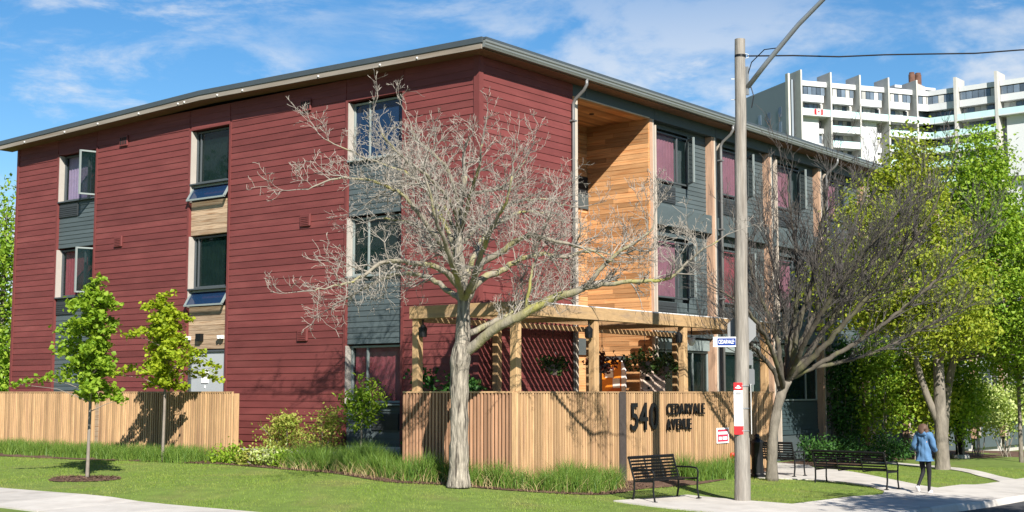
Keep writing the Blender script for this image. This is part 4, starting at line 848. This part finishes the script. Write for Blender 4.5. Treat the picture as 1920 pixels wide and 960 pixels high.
# trees behind the house, seen past its left edge
maple_bg = [((-34.6,8.2,7.2),(2.6,2.6,4.2),.5),((-33.8,7.6,2.6),(2.4,2.2,2.4),.5)]
cl = np.concatenate([blob(230, c, r, .3, 200+i) for i, (c, r, f) in enumerate(maple_bg)])
leafy_tree('garden_tree', 'dense green tree past the left end of the red wall', (-34.4,8,.45), [[(-34.4,8,.3,.25),(-34.4,8,4,.15),(-34.4,8,10,.05)]], cl, .2, MT['maple2'], MT['greytrunk'], per=36, spread=.42)
# ---------------------------------------------------------------- utility pole, lamp arm, signs
MT.update(
 polewood=M('weathered_pole_wood', (.235,.215,.185), .9, .45, 6, bump=.01, bscale=25, stretch=(3,3,.25), col2=(.19,.165,.135), c2scale=2.5, detail=8),
 alu=M('galvanised_steel', (.30,.32,.33), .4, .08, 6, metal=.5, spec=.5), signback=M('sign_back_aluminium', (.20,.205,.205), .5, .05, 4, metal=.2),
 signwhite=M('sign_white', (.82,.82,.80), .4, .02), signred=M('sign_red', (.60,.015,.02), .4, .03), signblue=M('sign_blue', (.008,.035,.20), .4, .04), signgrey=M('sign_grey_print', (.25,.25,.25), .5, .05),
 pinkred=M('faded_red_sign', (.55,.03,.07), .5, .06), cable=M('black_cable', (.01,.01,.012), .5, .05),
 orange=M('orange_paint', (.78,.27,.03), .5, .05), orangedk=M('burnt_orange_paint', (.60,.13,.015), .5, .05), beige=M('beige_metal', (.58,.45,.36), .5, .05), beigedk=M('taupe_metal', (.20,.15,.13), .5, .05))
PB = Vector((7.12,.10,gz(7.12,.1))); PT = Vector((7.22,.17,9.93))
up_ = thing('utility_pole', 'weathered grey wooden utility pole beside the black bench', 'pole', PB)
mb = MB(); n = 22; mb.tube([PB.lerp(PT, i/n)+Vector((.008*math.sin(i*1.1), .006*math.cos(i*.8), -.05 if i == 0 else 0)) for i in range(n+1)], [.175-.062*(i/n)**.8 for i in range(n+1)], 18); mb.build('shaft', MT['polewood'], up_, smooth=False)
def pole_at(z): return PB.lerp(PT, (z-PB.z)/(PT.z-PB.z))
q = pole_at(9.55); MB().lathe((q.x,q.y,9.53), [(.118,0),(.124,0),(.124,.05),(.118,.05)], 18).build('band', MT['black'], up_)
for zz in (2.42,1.95,1.48): q = pole_at(zz); MB().lathe((q.x,q.y,zz), [(.160,0),(.172,0),(.172,.018),(.160,.018)], 18).build('band', MT['alu'], up_)
for zz, a in ((9.05,-2.5),(8.6,-2.6),(7.9,2.2)): q = pole_at(zz); MB().bar(q, q+Vector((math.cos(a)*.2, math.sin(a)*.2, 0)), .02, .02).build('step_bolt', MT['alu'], up_)
la = thing('street_lamp', 'grey street lamp arm bracketed to the top of the utility pole', 'street lamp', pole_at(8.9)+Vector((.13,0,0)))
q = pole_at(9.0); dirx = Vector((.97,-.1,0)).normalized(); b0 = q+right*.15
MB().box(b0+Vector((-.03,-.03,-.3)), b0+Vector((.03,.03,.32))).build('bracket', MT['alu'], la)
mb = MB(); mb.tube([b0+Vector((0,0,-.12))+dirx*.02, b0+dirx*.5+Vector((0,0,.32)), b0+dirx*1.3+Vector((0,0,1.0)), b0+dirx*2.2+Vector((0,0,1.62)), b0+dirx*3.0+Vector((0,0,1.95))], [.055,.053,.05,.045,.042], 12); mb.build('arm', MT['alu'], la, smooth=True)
h = b0+dirx*3.3+Vector((0,0,1.98)); MB().bar(h-dirx*.4, h+dirx*.35, .26, .1).build('lamp_head', MT['alu'], la, bevel=.03)
mb = MB(); mb.tube([b0+Vector((0,0,.1)), b0+dirx*.12+Vector((0,0,.4)), b0+dirx*.45+Vector((0,0,.62)), b0+dirx*.75+Vector((0,0,.6))], .012, 5); mb.tube([b0+dirx*.08+Vector((0,0,-.1)), b0+dirx*.16+Vector((0,0,-.35)), b0+dirx*.1+Vector((0,0,-.6))], .012, 5); mb.build('feed_cable', MT['cable'], la)
w0 = pole_at(9.56)+right*.16; w1 = w0+right*30+fwd_h*1.0+Vector((0,0,4.2)); mb = MB()
mb.tube([w0.lerp(w1, i/30)+Vector((0,0,-4.2*(i/30)*(1-i/30)))+Vector((0,0,.018*math.sin(i*2.3))) for i in range(31)], .017, 6)
tag(mb.build('overhead_wire', MT['cable'], None), 'black overhead service wire running right from the utility pole', 'wire')
mb = MB(); mb.tube([w0+right*(-.04+.07*math.cos(t))+Vector((0,0,.05*math.sin(t))) for t in np.linspace(0, 6.28, 9)], .01, 5); mb.build('wire_eye', MT['alu'], up_)
# street name sign
zs = 3.36; q = pole_at(zs)-fwd_h*.05; sr = (right*.985-fwd_h*.17).normalized(); e = q-right*.12; ss = thing('street_name_sign', 'small blue and white street name sign on the utility pole', 'sign', e)
def plate(o, r, wd, z0, z1, m, name, parent, off=0., th=.008):
    n = Vector((r.y,-r.x,0)); p = Vector(o)-r*wd+n*off; mb = MB(); mb.prism([p+Vector((0,0,z0)), p+r*wd+Vector((0,0,z0)), p+r*wd+Vector((0,0,z1)), p+Vector((0,0,z1))], n*th); return mb.build(name, m, parent)
plate(e, sr, .485, -.105, .105, MT['signwhite'], 'plate', ss)
nn = Vector((sr.y,-sr.x,0)); e2 = e-sr*.012; plate(e2, sr, .385, -.078, .078, MT['signblue'], 'blue_field', ss, .009, .003)
text('CEDARVALE', .118, .001, MT['signwhite'], 'lettering', ss, facing(e2-sr*.365+nn*.0135+Vector((0,0,-.038)), sr), .50, .001)
text('W', .05, .001, MT['signwhite'], 'lettering', ss, facing(e2-sr*.055+nn*.0135+Vector((0,0,-.01)), sr), .6)
MB().bar(e+Vector((0,0,-.16))+sr*.015, e+Vector((0,0,.16))+sr*.015, .03, .03).build('bracket', MT['signwhite'], ss)
# bus stop marker: two tall plates strapped to the pole
bs = thing('bus_stop_sign', 'tall red and white bus stop sign strapped to the utility pole', 'sign', pole_at(1.4)-right*.17)
bo = pole_at(1.95)-right*.005-fwd_h*.16; br_ = (right*.99+fwd_h*.05).normalized(); bo = bo-right*.0
plate(bo, br_, .19, -.36, .38, MT['signwhite'], 'plate', bs); plate(bo-br_*.002, br_, .186, .385, .545, MT['signred'], 'red_panel', bs); plate(bo-br_*.002, br_, .186, -.535, -.365, MT['signred'], 'red_panel', bs)
nb = Vector((br_.y,-br_.x,0)); c = bo-br_*.095+nb*.009
lg = MB(); lg.prism([c+br_*u+Vector((0,0,v)) for u, v in ((-.07,.435),(-.02,.425),(.02,.425),(.07,.435),(.05,.452),(.028,.458),(.02,.49),(-.02,.49),(-.028,.458),(-.05,.452))], nb*.003); lg.build('emblem', MT['signwhite'], bs)
for z0, z1, hw in ((.29,.35,.06),(.235,.26,.035),(-.33,-.305,.015)):
    mb = MB(); mb.prism([c+br_*u+Vector((0,0,v)) for u, v in ((-hw,z0),(hw,z0),(hw,z1),(-hw,z1))], nb*.002); mb.build('print', MT['signgrey'], bs)
bo2 = pole_at(1.95)+right*.178-fwd_h*.02; plate(bo2, (fwd_h*.98+right*.1).normalized(), .19, -.53, .52, MT['signwhite'], 'side_plate', bs)
# stop sign and two tabs seen from behind
sg = thing('stop_sign', 'grey back of an octagonal stop sign behind the utility pole', 'sign', pole_at(3.6)+fwd_h*.2)
c = pole_at(3.62)+fwd_h*.2+right*.04; oc = [c+right*.33*math.cos(R(22.5+45*k))+Vector((0,0,.33*math.sin(R(22.5+45*k)))) for k in range(8)]
MB().prism(oc, fwd_h*.006).build('plate', MT['signback'], sg); MB().prism([p+fwd_h*.007 for p in oc], fwd_h*.003).build('red_face', MT['signred'], sg)
MB().box(c+Vector((-.02,-.02,-.3))-fwd_h*.05, c+Vector((.02,.02,.3))-fwd_h*.02).build('mount', MT['alu'], sg)
for (zc, dx, hh, lbl) in ((3.02,.19,.15,'upper small grey sign back on the right of the utility pole'),(2.62,.23,.17,'lower small grey sign back on the right of the utility pole')):
    c = pole_at(zc)+fwd_h*.1+right*dx; r_ = (right*.62+fwd_h*.78).normalized(); o = thing('small_sign', lbl, 'sign', c, 'small sign backs on the pole')
    w_ = .13; poly = [(-w_,-hh+.03),(-w_+.03,-hh),(w_-.03,-hh),(w_,-hh+.03),(w_,hh-.03),(w_-.03,hh),(-w_+.03,hh),(-w_,hh-.03)]
    MB().prism([c+r_*u+Vector((0,0,v)) for u, v in poly], Vector((-r_.y, r_.x, 0))*.006).build('plate', MT['signback'], o); MB().bar(c-right*.1, c-right*dx, .03, .03).build('mount', MT['alu'], o)
# red notice on the fence and red standpipe below it
ns = thing('notice_sign', 'small red and white notice screwed to the slat fence', 'sign', (FX+.05, 6.1, 1.05))
x0 = FX+.045; MB().box((x0, 5.83, .96),(x0+.008, 6.47, 1.36)).build('plate', MT['signwhite'], ns); MB().box((x0+.0085, 5.88, 1.0),(x0+.011, 6.42, 1.32)).build('red_field', MT['pinkred'], ns)
for (y0, y1, z0, z1) in ((5.91,6.39,1.19,1.26),(5.93,6.08,1.05,1.13),(6.13,6.37,1.05,1.13)): MB().box((x0+.0115, y0, z0),(x0+.013, y1, z1)).build('print', MT['signwhite'], ns)
sp = thing('standpipe', 'small red fire connection in the grass by the slat fence', 'standpipe', (FX+.25,6.3,gz(FX+.25,6.3)))
mb = MB(); zb = gz(FX+.25,6.3); mb.tube([(FX+.25,6.3,zb-.03),(FX+.25,6.3,zb+.5)], .03, 8); mb.build('pipe', MT['signred'], sp)
mb = MB(); mb.lathe((FX+.25,6.3,zb+.48), [(0,0),(.07,0),(.08,.08),(.06,.14),(0,.16)], 10); mb.tube([(FX+.25,6.3,zb+.56),(FX+.38,6.22,zb+.54)], .045, 8); mb.tube([(FX+.25,6.3,zb+.56),(FX+.38,6.4,zb+.54)], .045, 8); mb.build('head', MT['signred'], sp)
# ---------------------------------------------------------------- benches
def bench(label, loc, rot, L_, group=None):
    root = bpy.data.objects.new('park_bench', None); COL.objects.link(root); tag(root, label, 'bench', group); root.location = loc; root.rotation_euler = (0,0,rot); PINV[root.name] = Matrix.Identity(4)
    h = L_/2                                     # local: x along the bench, front towards -y
    def back(t): return (.20+.13*t, .43+.42*t)   # y, z up the backrest
    for s in (-1, 1):
        x = s*(h-.03); mb = MB()
        mb.tube([(x,.24,0),(x,.20,.2),(x,.20,.43),(x,.27,.65),(x,.335,.86)], .022, 8); mb.build('rear_leg', MT['black'], root)
        mb = MB(); mb.tube([(x,-.32,0),(x,-.28,.2),(x,-.29,.42),(x,-.31,.55),(x,-.27,.625),(x,-.1,.645),(x,.25,.64)], .02, 8); mb.build('front_leg', MT['black'], root)
        mb = MB(); mb.bar((x,-.27,.41),(x,.2,.40), .03, .035); mb.build('seat_bearer', MT['black'], root)
        for y in (-.32,.24): MB().box((x-.04,y-.04,-.005),(x+.04,y+.04,.012)).build('foot', MT['black'], root)
    for k in range(8):
        y = -.29+k*.068; MB().bar((-h+.05, y, .432-.012*math.sin(k*.5)), (h-.05, y, .432-.012*math.sin(k*.5)), .052, .012).build('seat_slat', MT['black'], root)
    for k in range(7):
        y, z = back(k/6.6); MB().bar((-h+.05, y, z+.05), (h-.05, y, z+.05), .012, .042, (0,-.3,1)).build('back_slat', MT['black'], root)
    mb = MB(); mb.tube([(-h+.02,.34,.875),(h-.02,.34,.875)], .03, 8); mb.build('top_rail', MT['black'], root)
    for x in (-L_/6, L_/6):
        mb = MB(); mb.tube([(x,-.3,.41),(x,.19,.40),(x,.27,.65),(x,.33,.86)], .016, 6); mb.build('brace', MT['black'], root)
    return root
bench('black metal slat bench on the concrete pad left of the utility pole', (5.98,-1.13,gz(6,-1.1)+.028), R(90)-R(4), 1.62, 'black metal benches')
bench('long black metal bench seen from behind beside the walkway', (6.78,6.52,-.05), R(180)-R(8), 2.1, 'black metal benches')
bench('black metal bench half hidden behind the leaning tree trunk', (3.95,7.9,gz(3.95,7.9)+.02), R(180)-R(4), 1.35, 'black metal benches')
# litter bin post beside the third bench
bx, by = 3.95, 6.75; bz = gz(bx, by)
bn = thing('ash_bin', 'black round capped bollard bin between the pole and the leaning trunk', 'bin', (bx,by,bz))
MB().lathe((bx,by,bz), [(0,0),(.24,0),(.24,.06),(.17,.1),(.16,.12)], 20).build('base', MT['black'], bn, smooth=False)
MB().lathe((bx,by,bz), [(.155,.12),(.15,.55),(.155,.9),(.17,.92),(.15,.97),(.08,1.03),(.0,1.04)], 20).build('body', MT['black'], bn, smooth=True)
MB().lathe((bx,by,bz), [(.06,1.03),(.075,1.06),(.075,1.1),(.05,1.14),(0,1.15)], 14).build('cap', MT['black'], bn, smooth=True)
# path bollard light
lx, ly = 3.2, 23.7; lz = gz(lx, ly); bl = thing('path_light', 'black square path light post standing in the far lawn', 'path light', (lx,ly,lz))
MB().lathe((lx,ly,lz-.05), [(0,0),(.32,0),(.32,.14),(.28,.18),(0,.18)], 16).build('footing', MT['concrete'], bl)
MB().box((lx-.13,ly-.13,lz+.12),(lx+.13,ly+.13,lz+1.35)).build('post', MT['black'], bl, bevel=.02); MB().box((lx-.16,ly-.16,lz+1.35),(lx+.16,ly+.16,lz+1.42)).build('cap', MT['black'], bl)
# ---------------------------------------------------------------- patio things
ob = thing('orange_kiosk_board', 'orange painted board with white notices in the entrance recess', 'board', (-.35,7.0,.35))
P0 = Vector((-1.56,7.66,0)); P1 = Vector((-.86,7.62,0)); rr_ = (P1-P0).normalized(); no_ = Vector((rr_.y,-rr_.x,0))
def bp(u, z, o=0.): return P0+rr_*u+no_*o+Vector((0,0,z))
wd_ = (P1-P0).length
MB().prism([bp(0,.4), bp(wd_,.4), bp(wd_,3.22), bp(0,3.22)], no_*.05).build('board', MT['orange'], ob)
MB().prism([bp(.02,.42,.051), bp(wd_-.02,.42,.051), bp(wd_-.02,2.75,.051), bp(.4,2.45,.051), bp(.02,2.2,.051)], no_*.004).build('dark_field', MT['orangedk'], ob)
MB().prism([bp(.12,2.72,.056), bp(.42,2.72,.056), bp(.42,3.02,.056), bp(.12,3.02,.056)], no_*.004).build('notice', MT['signwhite'], ob); MB().prism([bp(.4,2.42,.056), bp(.66,2.42,.056), bp(.66,2.70,.056), bp(.4,2.70,.056)], no_*.004).build('notice', MT['signwhite'], ob)
mb = MB(); mb.prism([bp(wd_+.002,.4), bp(wd_+.06,.4), bp(wd_+.16,2.7), bp(wd_+.14,2.95), bp(wd_+.002,3.22)], no_*.045); mb.build('curved_edge', MT['signwhite'], ob)
kx = thing('intercom_cabinet', 'beige cabinet with dark slots under the hanging plant by the entrance', 'cabinet', (-.2,8.2,.3))
Q0 = Vector((.05,7.55,0)); r2 = Vector((.35,1,0)).normalized(); r2 = Vector((.78,.62,0)).normalized(); n2 = Vector((r2.y,-r2.x,0))
def kp(u, z, o=0.): return Q0+r2*u+n2*o+Vector((0,0,z))
def kpl(u0,u1,z0,z1,o,th,m,nm): MB().prism([kp(u0,z0,o),kp(u1,z0,o),kp(u1,z1,o),kp(u0,z1,o)], n2*th).build(nm, MT[m], kx)
kpl(-.22,.16,.35,2.98,0,.22,'beige','cabinet'); kpl(.165,.5,.35,3.0,.0,.16,'beigedk','side_cabinet'); kpl(.17,.48,.4,2.62,.161,.03,'beige','side_panel'); kpl(-.16,.1,1.6,2.82,.221,.03,'beige','panel')
for z0, z1, u0, u1 in ((2.62,2.74,-.09,.05),(2.38,2.44,-.02,.04),(2.1,2.2,-.04,.06),(2.86,2.92,-.14,-.04),(2.86,2.92,.0,.1)): kpl(u0,u1,z0,z1,.252 if z1 < 2.85 else .2215,.006,'dark','slot')
def basket(label, x, y, z, r, m_, m2=None, seed=0):
    o = thing('hanging_basket', label, 'hanging basket', (x,y,z), 'hanging baskets under the pergola'); 
    MB().lathe((x,y,z-.28), [(.0,0),(.1,.01),(.17,.12),(.19,.26),(.17,.26),(.0,.22)], 14).build('pot', MT['beigedk'], o)
    mb = MB()
    for a in (0, 2.1, 4.2): mb.tube([(x+.18*math.cos(a), y+.18*math.sin(a), z-.02), (x,y,z+.45)], .006, 4)
    mb.tube([(x,y,z+.45),(x,y,4.06)], .008, 4); mb.build('chain', MT['black'], o)
    cl = blob(40, (x,y,z-.02), (r,r,r*.55), .3, seed); cc = np.repeat(cl, 9, 0)+np.random.normal(0,.06,(360,3)); leaves(cc, (0,0,.5), .10, .9, MT[m_], 'foliage', o)
basket('hanging basket with sparse plant before the shaded red wall', 1.7,.76,2.98,.34,'darkleaf', seed=301)
basket('hanging basket with bronze leaves before the orange board', 1.7,2.85,3.05,.42,'redleaf', seed=302)
basket('fullest hanging basket with trailing leaves above the beige cabinet', 1.7,4.85,3.12,.62,'darkleaf', seed=303)
basket('hanging basket with trailing leaves right of the fullest one, by the shopfront', 1.7,5.85,3.0,.45,'darkleaf', seed=304)
cm = thing('security_camera', 'white dome camera under the pergola beside the shopfront', 'camera', (PX-.3,5.75,3.55)); x, y, z = 2.6, 5.75, 3.62
MB().lathe((x,y,z-.1), [(0,0),(.07,.02),(.1,.1),(.1,.22),(0,.22)], 14).build('dome', MT['white'], cm, smooth=True); MB().tube([(x,y,z+.1),(x,y,4.1)], .02, 6).build('stem', MT['black'], cm)
# ---------------------------------------------------------------- far apartment tower
MT.update(tw=M('tower_white_panels', (.50,.515,.52), .8, .1, .25, stretch=(1,1,.3)), tg=M('tower_grey_end_wall', (.21,.245,.28), .8, .05, .2), tf=M('tower_concrete_fin', (.42,.41,.38), .85, .12, .8), twin=M('tower_window_glass', (.09,.115,.145), .15, .3, .6, spec=.8, rnd=.6), tcurt=M('tower_window_blind', (.42,.42,.40), .6, .2, .5, rnd=.3), taqua=M('aqua_balcony_glass', (.44,.63,.61), .25, .08, .5, spec=.6), tdark=M('tower_shade', (.42,.42,.41), .8, .15), rust=M('rusty_flue', (.12,.06,.04), .8, .4, 1.5))
tower = thing('apartment_tower', 'distant white high rise slab with concrete fins and aqua balconies', 'building', (-70,200,-3))
def az(deg): a = R(deg); return fwd_h*math.cos(a)+right*math.sin(a)
A = az(70.5); NA = az(-19.5); B = az(129.6); NB = az(39.6)
T0 = Vector((-83.98,190.9,0))-A*.6; ZR = 57.3; FH = 2.72; BWD = 6.05; rng = random.Random(5)
def slabp(name, o, u, n, u0, u1, d0, d1, z0, z1, m, parent=None):
    mb = MB(); p = [o+u*a+n*b for a, b in ((u0,d0),(u1,d0),(u1,d1),(u0,d1))]; mb.prism([Vector((q.x,q.y,z0)) for q in p], (0,0,z1-z0)); return mb.build(name, MT[m], parent or tower)
def bay(o, u, n, u0, kind, nfl=6, wing='A'):
    u1 = u0+BWD-.35
    wall = slabp('wall_bay', o, u, n, u0-.35, u1, 1.6, 2.0, -3, ZR-.9, 'tw')
    slabp('roof_edge', o, u, n, u0, u1, -.1, 1.8, ZR-.9, ZR, 'tw', wall)
    for f in range(nfl):
        zt = ZR-.9-f*FH; z0 = zt-FH
        top = f < 2
        if kind == 'balc' or top:
            n_w = 6; k0, k1 = (.15, BWD-.6)
            d = .1 if f == 0 else 1.2
            if f == 0: slabp('spandrel', o, u, n, u0, u1-.6, -.05, 1.5, z0-.1, z0+1.15, 'tw', wall)
            for k in range(n_w):
                a0 = u0+k0+k*(k1-k0)/n_w; a1 = a0+(k1-k0)/n_w-.1; slabp('window', o, u, n, a0, a1, d-.06, d+.05, z0+1.2, zt-.18, 'tcurt' if rng.random() < (.55 if wing == 'A' else .15) else 'twin', wall)
            if f > 0:
                slabp('balcony_slab', o, u, n, u0-.02, u1-.02, -1.2, 1.5, z0-.12, z0+.08, 'tw', wall); slabp('balcony_glass', o, u, n, u0-.02, u1-.02, -1.18, -1.1, z0+.09, z0+1.12, 'taqua', wall)
                slabp('balcony_back', o, u, n, u0, u1, 1.26, 1.61, z0+.1, zt-.13, 'tdark' if rng.random() < .6 else 'tf', wall)
        else:
            slabp('flat_wall', o, u, n, u0+.9, u1-1.6, .15, 1.6, z0, zt, 'tw', wall)
            slabp('window', o, u, n, u0+.15, u0+.75, 1.5, 1.58, z0+.9, zt-.35, 'twin', wall)
            slabp('window', o, u, n, u1-1.5, u1-.15, 1.5, 1.58, z0+.9, zt-.35, 'twin' if rng.random() < .7 else 'tcurt', wall)
            slabp('infill', o, u, n, u1-1.55, u1-.1, 1.0, 1.49, z0-.05, z0+.85, 'tw', wall)
def fin(o, u, n, u0, h=1.6, d0=-1.3, d1=3.0): slabp('fin', o, u, n, u0-.32, u0, d0, d1, -3, ZR+h, 'tf')
kinds = ('flat','balc','flat','balc')
slabp('wing', T0, A, NA, -.5, 25.2, 2.01, 17, -3, ZR-.5, 'tg')
slabp('end_wall', T0, A, NA, -.9, -.51, .9, 17.2, -3, ZR+.25, 'tg')
for d0, z in ((4.3,0),(8.2,.3),(11.5,.1)):
    for f in range(6): slabp('slit_window', T0, A, NA, -.96, -.905, d0, d0+1.0, ZR-5.9-f*FH-z, ZR-4.0-f*FH-z, 'twin')
for i, k in enumerate(kinds): bay(T0, A, NA, i*BWD+.02, k); fin(T0, A, NA, i*BWD)
fin(T0, A, NA, 4*BWD)
slabp('end_fin', T0, A, NA, -1.9, -1.5, .3, 1.2, -3, ZR+1.2, 'tf')
# centre and right wing
CN = T0+A*(4*BWD+.1); V1 = CN+A*3.4+B*0
bay(CN-A*.0, A, NA, .02, 'balc')
T1 = CN+A*3.0
fin2 = lambda u0: slabp('fin', T1, B, NB, u0-.5, u0, -1.3, 2.8, -3, ZR+1.6, 'tf')
BW_SAVE = BWD; BWD = 7.4
for i, k in enumerate(('balc','balc','flat','balc')): bay(T1, B, NB, i*BWD-1.5, k, wing='B')
for i in range(4): fin2(i*BWD-1.55+BWD*.0+.0)
BWD = BW_SAVE
slabp('wing', T1, B, NB, -1.5, 29, 2.01, 17, -3, ZR-.5, 'tg')
slabp('penthouse', CN, A, NA, 1.0, 9.0, 7, 14, ZR-.6, ZR+2.0, 'tw'); slabp('penthouse_roof', CN, A, NA, .5, 9.6, 6.4, 14.5, ZR+2.0, ZR+2.5, 'tw')
for k in (5.9, 7.3):
    c = CN+A*k+NA*8.5; MB().lathe((c.x,c.y,ZR+2.4), [(.62,0),(.62,2.9),(.5,3.0),(.5,3.3),(.0,3.3)], 14).build('flue', MT['rust'], tower)
# flag hung from a balcony
fo = T0+A*2.4-NA*1.3; zf = ZR-.9-FH*2+.12
fg = thing('canada_flag', 'red and white maple leaf flag hung on a tower balcony', 'flag', fo+Vector((0,0,zf)))
for u0, u1, m in ((0,.42,'signred'),(.422,1.28,'signwhite'),(1.282,1.7,'signred')): slabp('cloth', fo, A, NA, u0, u1, -.02, .0, zf, zf+.95, m, fg)
lp = [(0,.42),(.1,.25),(.22,.3),(.18,.08),(.34,.1),(.2,-.12),(.03,-.2),(.03,-.38),(-.03,-.38),(-.03,-.2),(-.2,-.12),(-.34,.1),(-.18,.08),(-.22,.3),(-.1,.25)]
MB().prism([fo+A*(.85+u*.8)-NA*.03+Vector((0,0,zf+.46+v*.85)) for u, v in lp], NA*.008).build('maple_leaf', MT['signred'], fg)
# ---------------------------------------------------------------- the walking person
def person(label, loc, heading):
    root = thing('person', label, 'person', loc); skin = M('skin', (.50,.30,.21), .6, .05); MT.update(denim=M('light_blue_hoodie', (.075,.16,.28), .9, .12, 14, bump=.006, bscale=14), legging=M('black_leggings', (.012,.012,.014), .8, .1), hair=M('brown_hair', (.10,.06,.04), .6, .35, 30, stretch=(4,4,.5)), shoe=M('white_sneaker', (.55,.53,.52), .6, .1), sole=M('dark_sole', (.06,.055,.055), .8, .1))
    Rz = Matrix.Rotation(heading, 4, 'Z'); T = Matrix.Translation(loc)@Rz      # local: walks towards +y
    def skinmesh(name, verts, edges, rad, m, sub=2, root_i=0, parent=None, post=None):
        me = bpy.data.meshes.new(name); me.from_pydata(verts, edges, []); o = bpy.data.objects.new(name, me); COL.objects.link(o)
        sk = o.modifiers.new('s', 'SKIN'); sk.use_smooth_shade = True
        for i, r in enumerate(rad): me.skin_vertices[0].data[i].radius = r if isinstance(r, tuple) else (r, r); me.skin_vertices[0].data[i].use_root = (i == root_i)
        ss_ = o.modifiers.new('u', 'SUBSURF'); ss_.levels = sub; ss_.render_levels = sub
        nm = bpy.data.meshes.new_from_object(o.evaluated_get(bpy.context.evaluated_depsgraph_get())); bpy.data.objects.remove(o)
        nm.transform(T); nm.materials.clear(); [nm.materials.append(x) for x in (m if isinstance(m, list) else [m])]
        if post: post(nm)
        nm.polygons.foreach_set('use_smooth', [True]*len(nm.polygons)); return link(name, nm, parent or root)
    J = [(0,0,.90),(0,.01,1.05),(0,.02,1.22),(0,.01,1.36),(0,.01,1.45),(0,.03,1.53),(0,.035,1.60),      # pelvis .. head
      (-.085,0,.86),(-.075,.06,.50),(-.07,-.20,.22),(-.07,-.27,.16),(-.07,-.20,.09),              # left leg lifting off behind
      (.085,0,.86),(.07,.07,.48),(.06,.06,.09),(.06,.05,.045),(.06,.17,.025),                          # right leg planted
      (-.16,.01,1.36),(-.22,-.02,1.12),(-.19,.12,.98),(-.12,.24,1.02),(.16,.01,1.36),(.23,-.02,1.11),(.20,.13,.99),(.13,.24,1.03)]
    Eg = [(0,1),(1,2),(2,3),(3,4),(4,5),(5,6),(0,7),(7,8),(8,9),(9,10),(10,11),(0,12),(12,13),(13,14),(14,15),(15,16),(3,17),(17,18),(18,19),(19,20),(3,21),(21,22),(22,23),(23,24)]
    rd = [(.15,.11),(.13,.10),(.15,.105),(.13,.09),.055,.085,.085,.085,.056,.036,.038,.04,.085,.056,.036,.038,.038,.034,.03,.03,.028,.034,.03,.03,.028]
    body = skinmesh('body', J, Eg, rd, [skin, MT['legging']])
    inv = T.inverted(); 
    for p in body.data.polygons:
        c = inv@p.center; p.material_index = 1 if c.z < 1.0 and abs(c.x) < .2 and c.y < .11 else (0 if c.z > .2 else 1)
    # hoodie: loose, hem over the hips, sleeves bent forward
    JH = [(0,-.01,.80),(0,-.01,.92),(0,.0,1.08),(0,.01,1.25),(0,.01,1.37),(0,.0,1.45),(-.17,.01,1.37),(-.25,-.03,1.13),(-.205,.11,.985),(.17,.01,1.37),(.26,-.03,1.12),(.215,.12,.995)]
    EH = [(0,1),(1,2),(2,3),(3,4),(4,5),(4,6),(6,7),(7,8),(4,9),(9,10),(10,11)]
    RH = [(.165,.13),(.18,.135),(.165,.125),(.165,.12),(.14,.10),(.08,.08),.085,.075,.062,.085,.075,.062]
    hd = skinmesh('hoodie', JH, EH, RH, MT['denim'], 3, 1)
    rg = random.Random(4)
    for v in hd.data.vertices:                                   # hanging folds
        q = inv@v.co; a = math.atan2(q.y, q.x); k = .012*math.sin(a*9+q.z*3)+.008*math.sin(q.z*26+a*3); v.co += (T.to_3x3()@Vector((math.cos(a), math.sin(a), 0)))*k
    skinmesh('hood', [(-.09,-.06,1.42),(0,-.11,1.38),(.09,-.06,1.42)], [(0,1),(1,2)], [.05,.075,.05], MT['denim'], 2, 1)
    JHr = [(0,.01,1.655),(0,-.025,1.57),(-.01,-.065,1.46),(.0,-.085,1.37),(-.075,-.02,1.5),(-.09,-.03,1.40),(.075,-.02,1.5),(.09,-.03,1.40)]
    skinmesh('hair', JHr, [(0,1),(1,2),(2,3),(1,4),(4,5),(1,6),(6,7)], [.085,.112,.10,.075,.06,.055,.06,.055], MT['hair'], 2, 1)
    for a, b_, c in (((-.07,-.285,.19),(-.07,-.25,.115),(-.07,-.19,.05)), ((.06,.03,.045),(.06,.1,.04),(.06,.19,.03))):
        skinmesh('shoe', [a, b_, c], [(0,1),(1,2)], [.052,.05,.042], [MT['shoe']], 2, 1)
    d = Vector
    return root
person('person in a light blue hoodie and black leggings walking away', (8.72,6.15,gz(8.72,6.15)+.03), R(-6))

# tall trees over the side street behind the viewer's left shoulder; the side windows mirror them
for k, (lbl, x, y, h, r) in enumerate((('tall dark tree across the side street, nearest the corner', -38, -27, 15, 5.0), ('tall dark tree across the side street, second from the corner', -48, -29, 17, 5.5), ('tall dark tree across the side street, farthest from the corner', -60, -30, 16, 5.5))):
    leafy_tree('street_tree', lbl, (x,y,.4), [[(x,y,.2,.4),(x,y,5,.3),(x,y,h,.1)]], blob(170, (x,y,h*.58), (r,r,h*.45), .4, 400+k), .55, MT['vine'], MT['greytrunk'], per=26, spread=.9, group='trees across the side street')
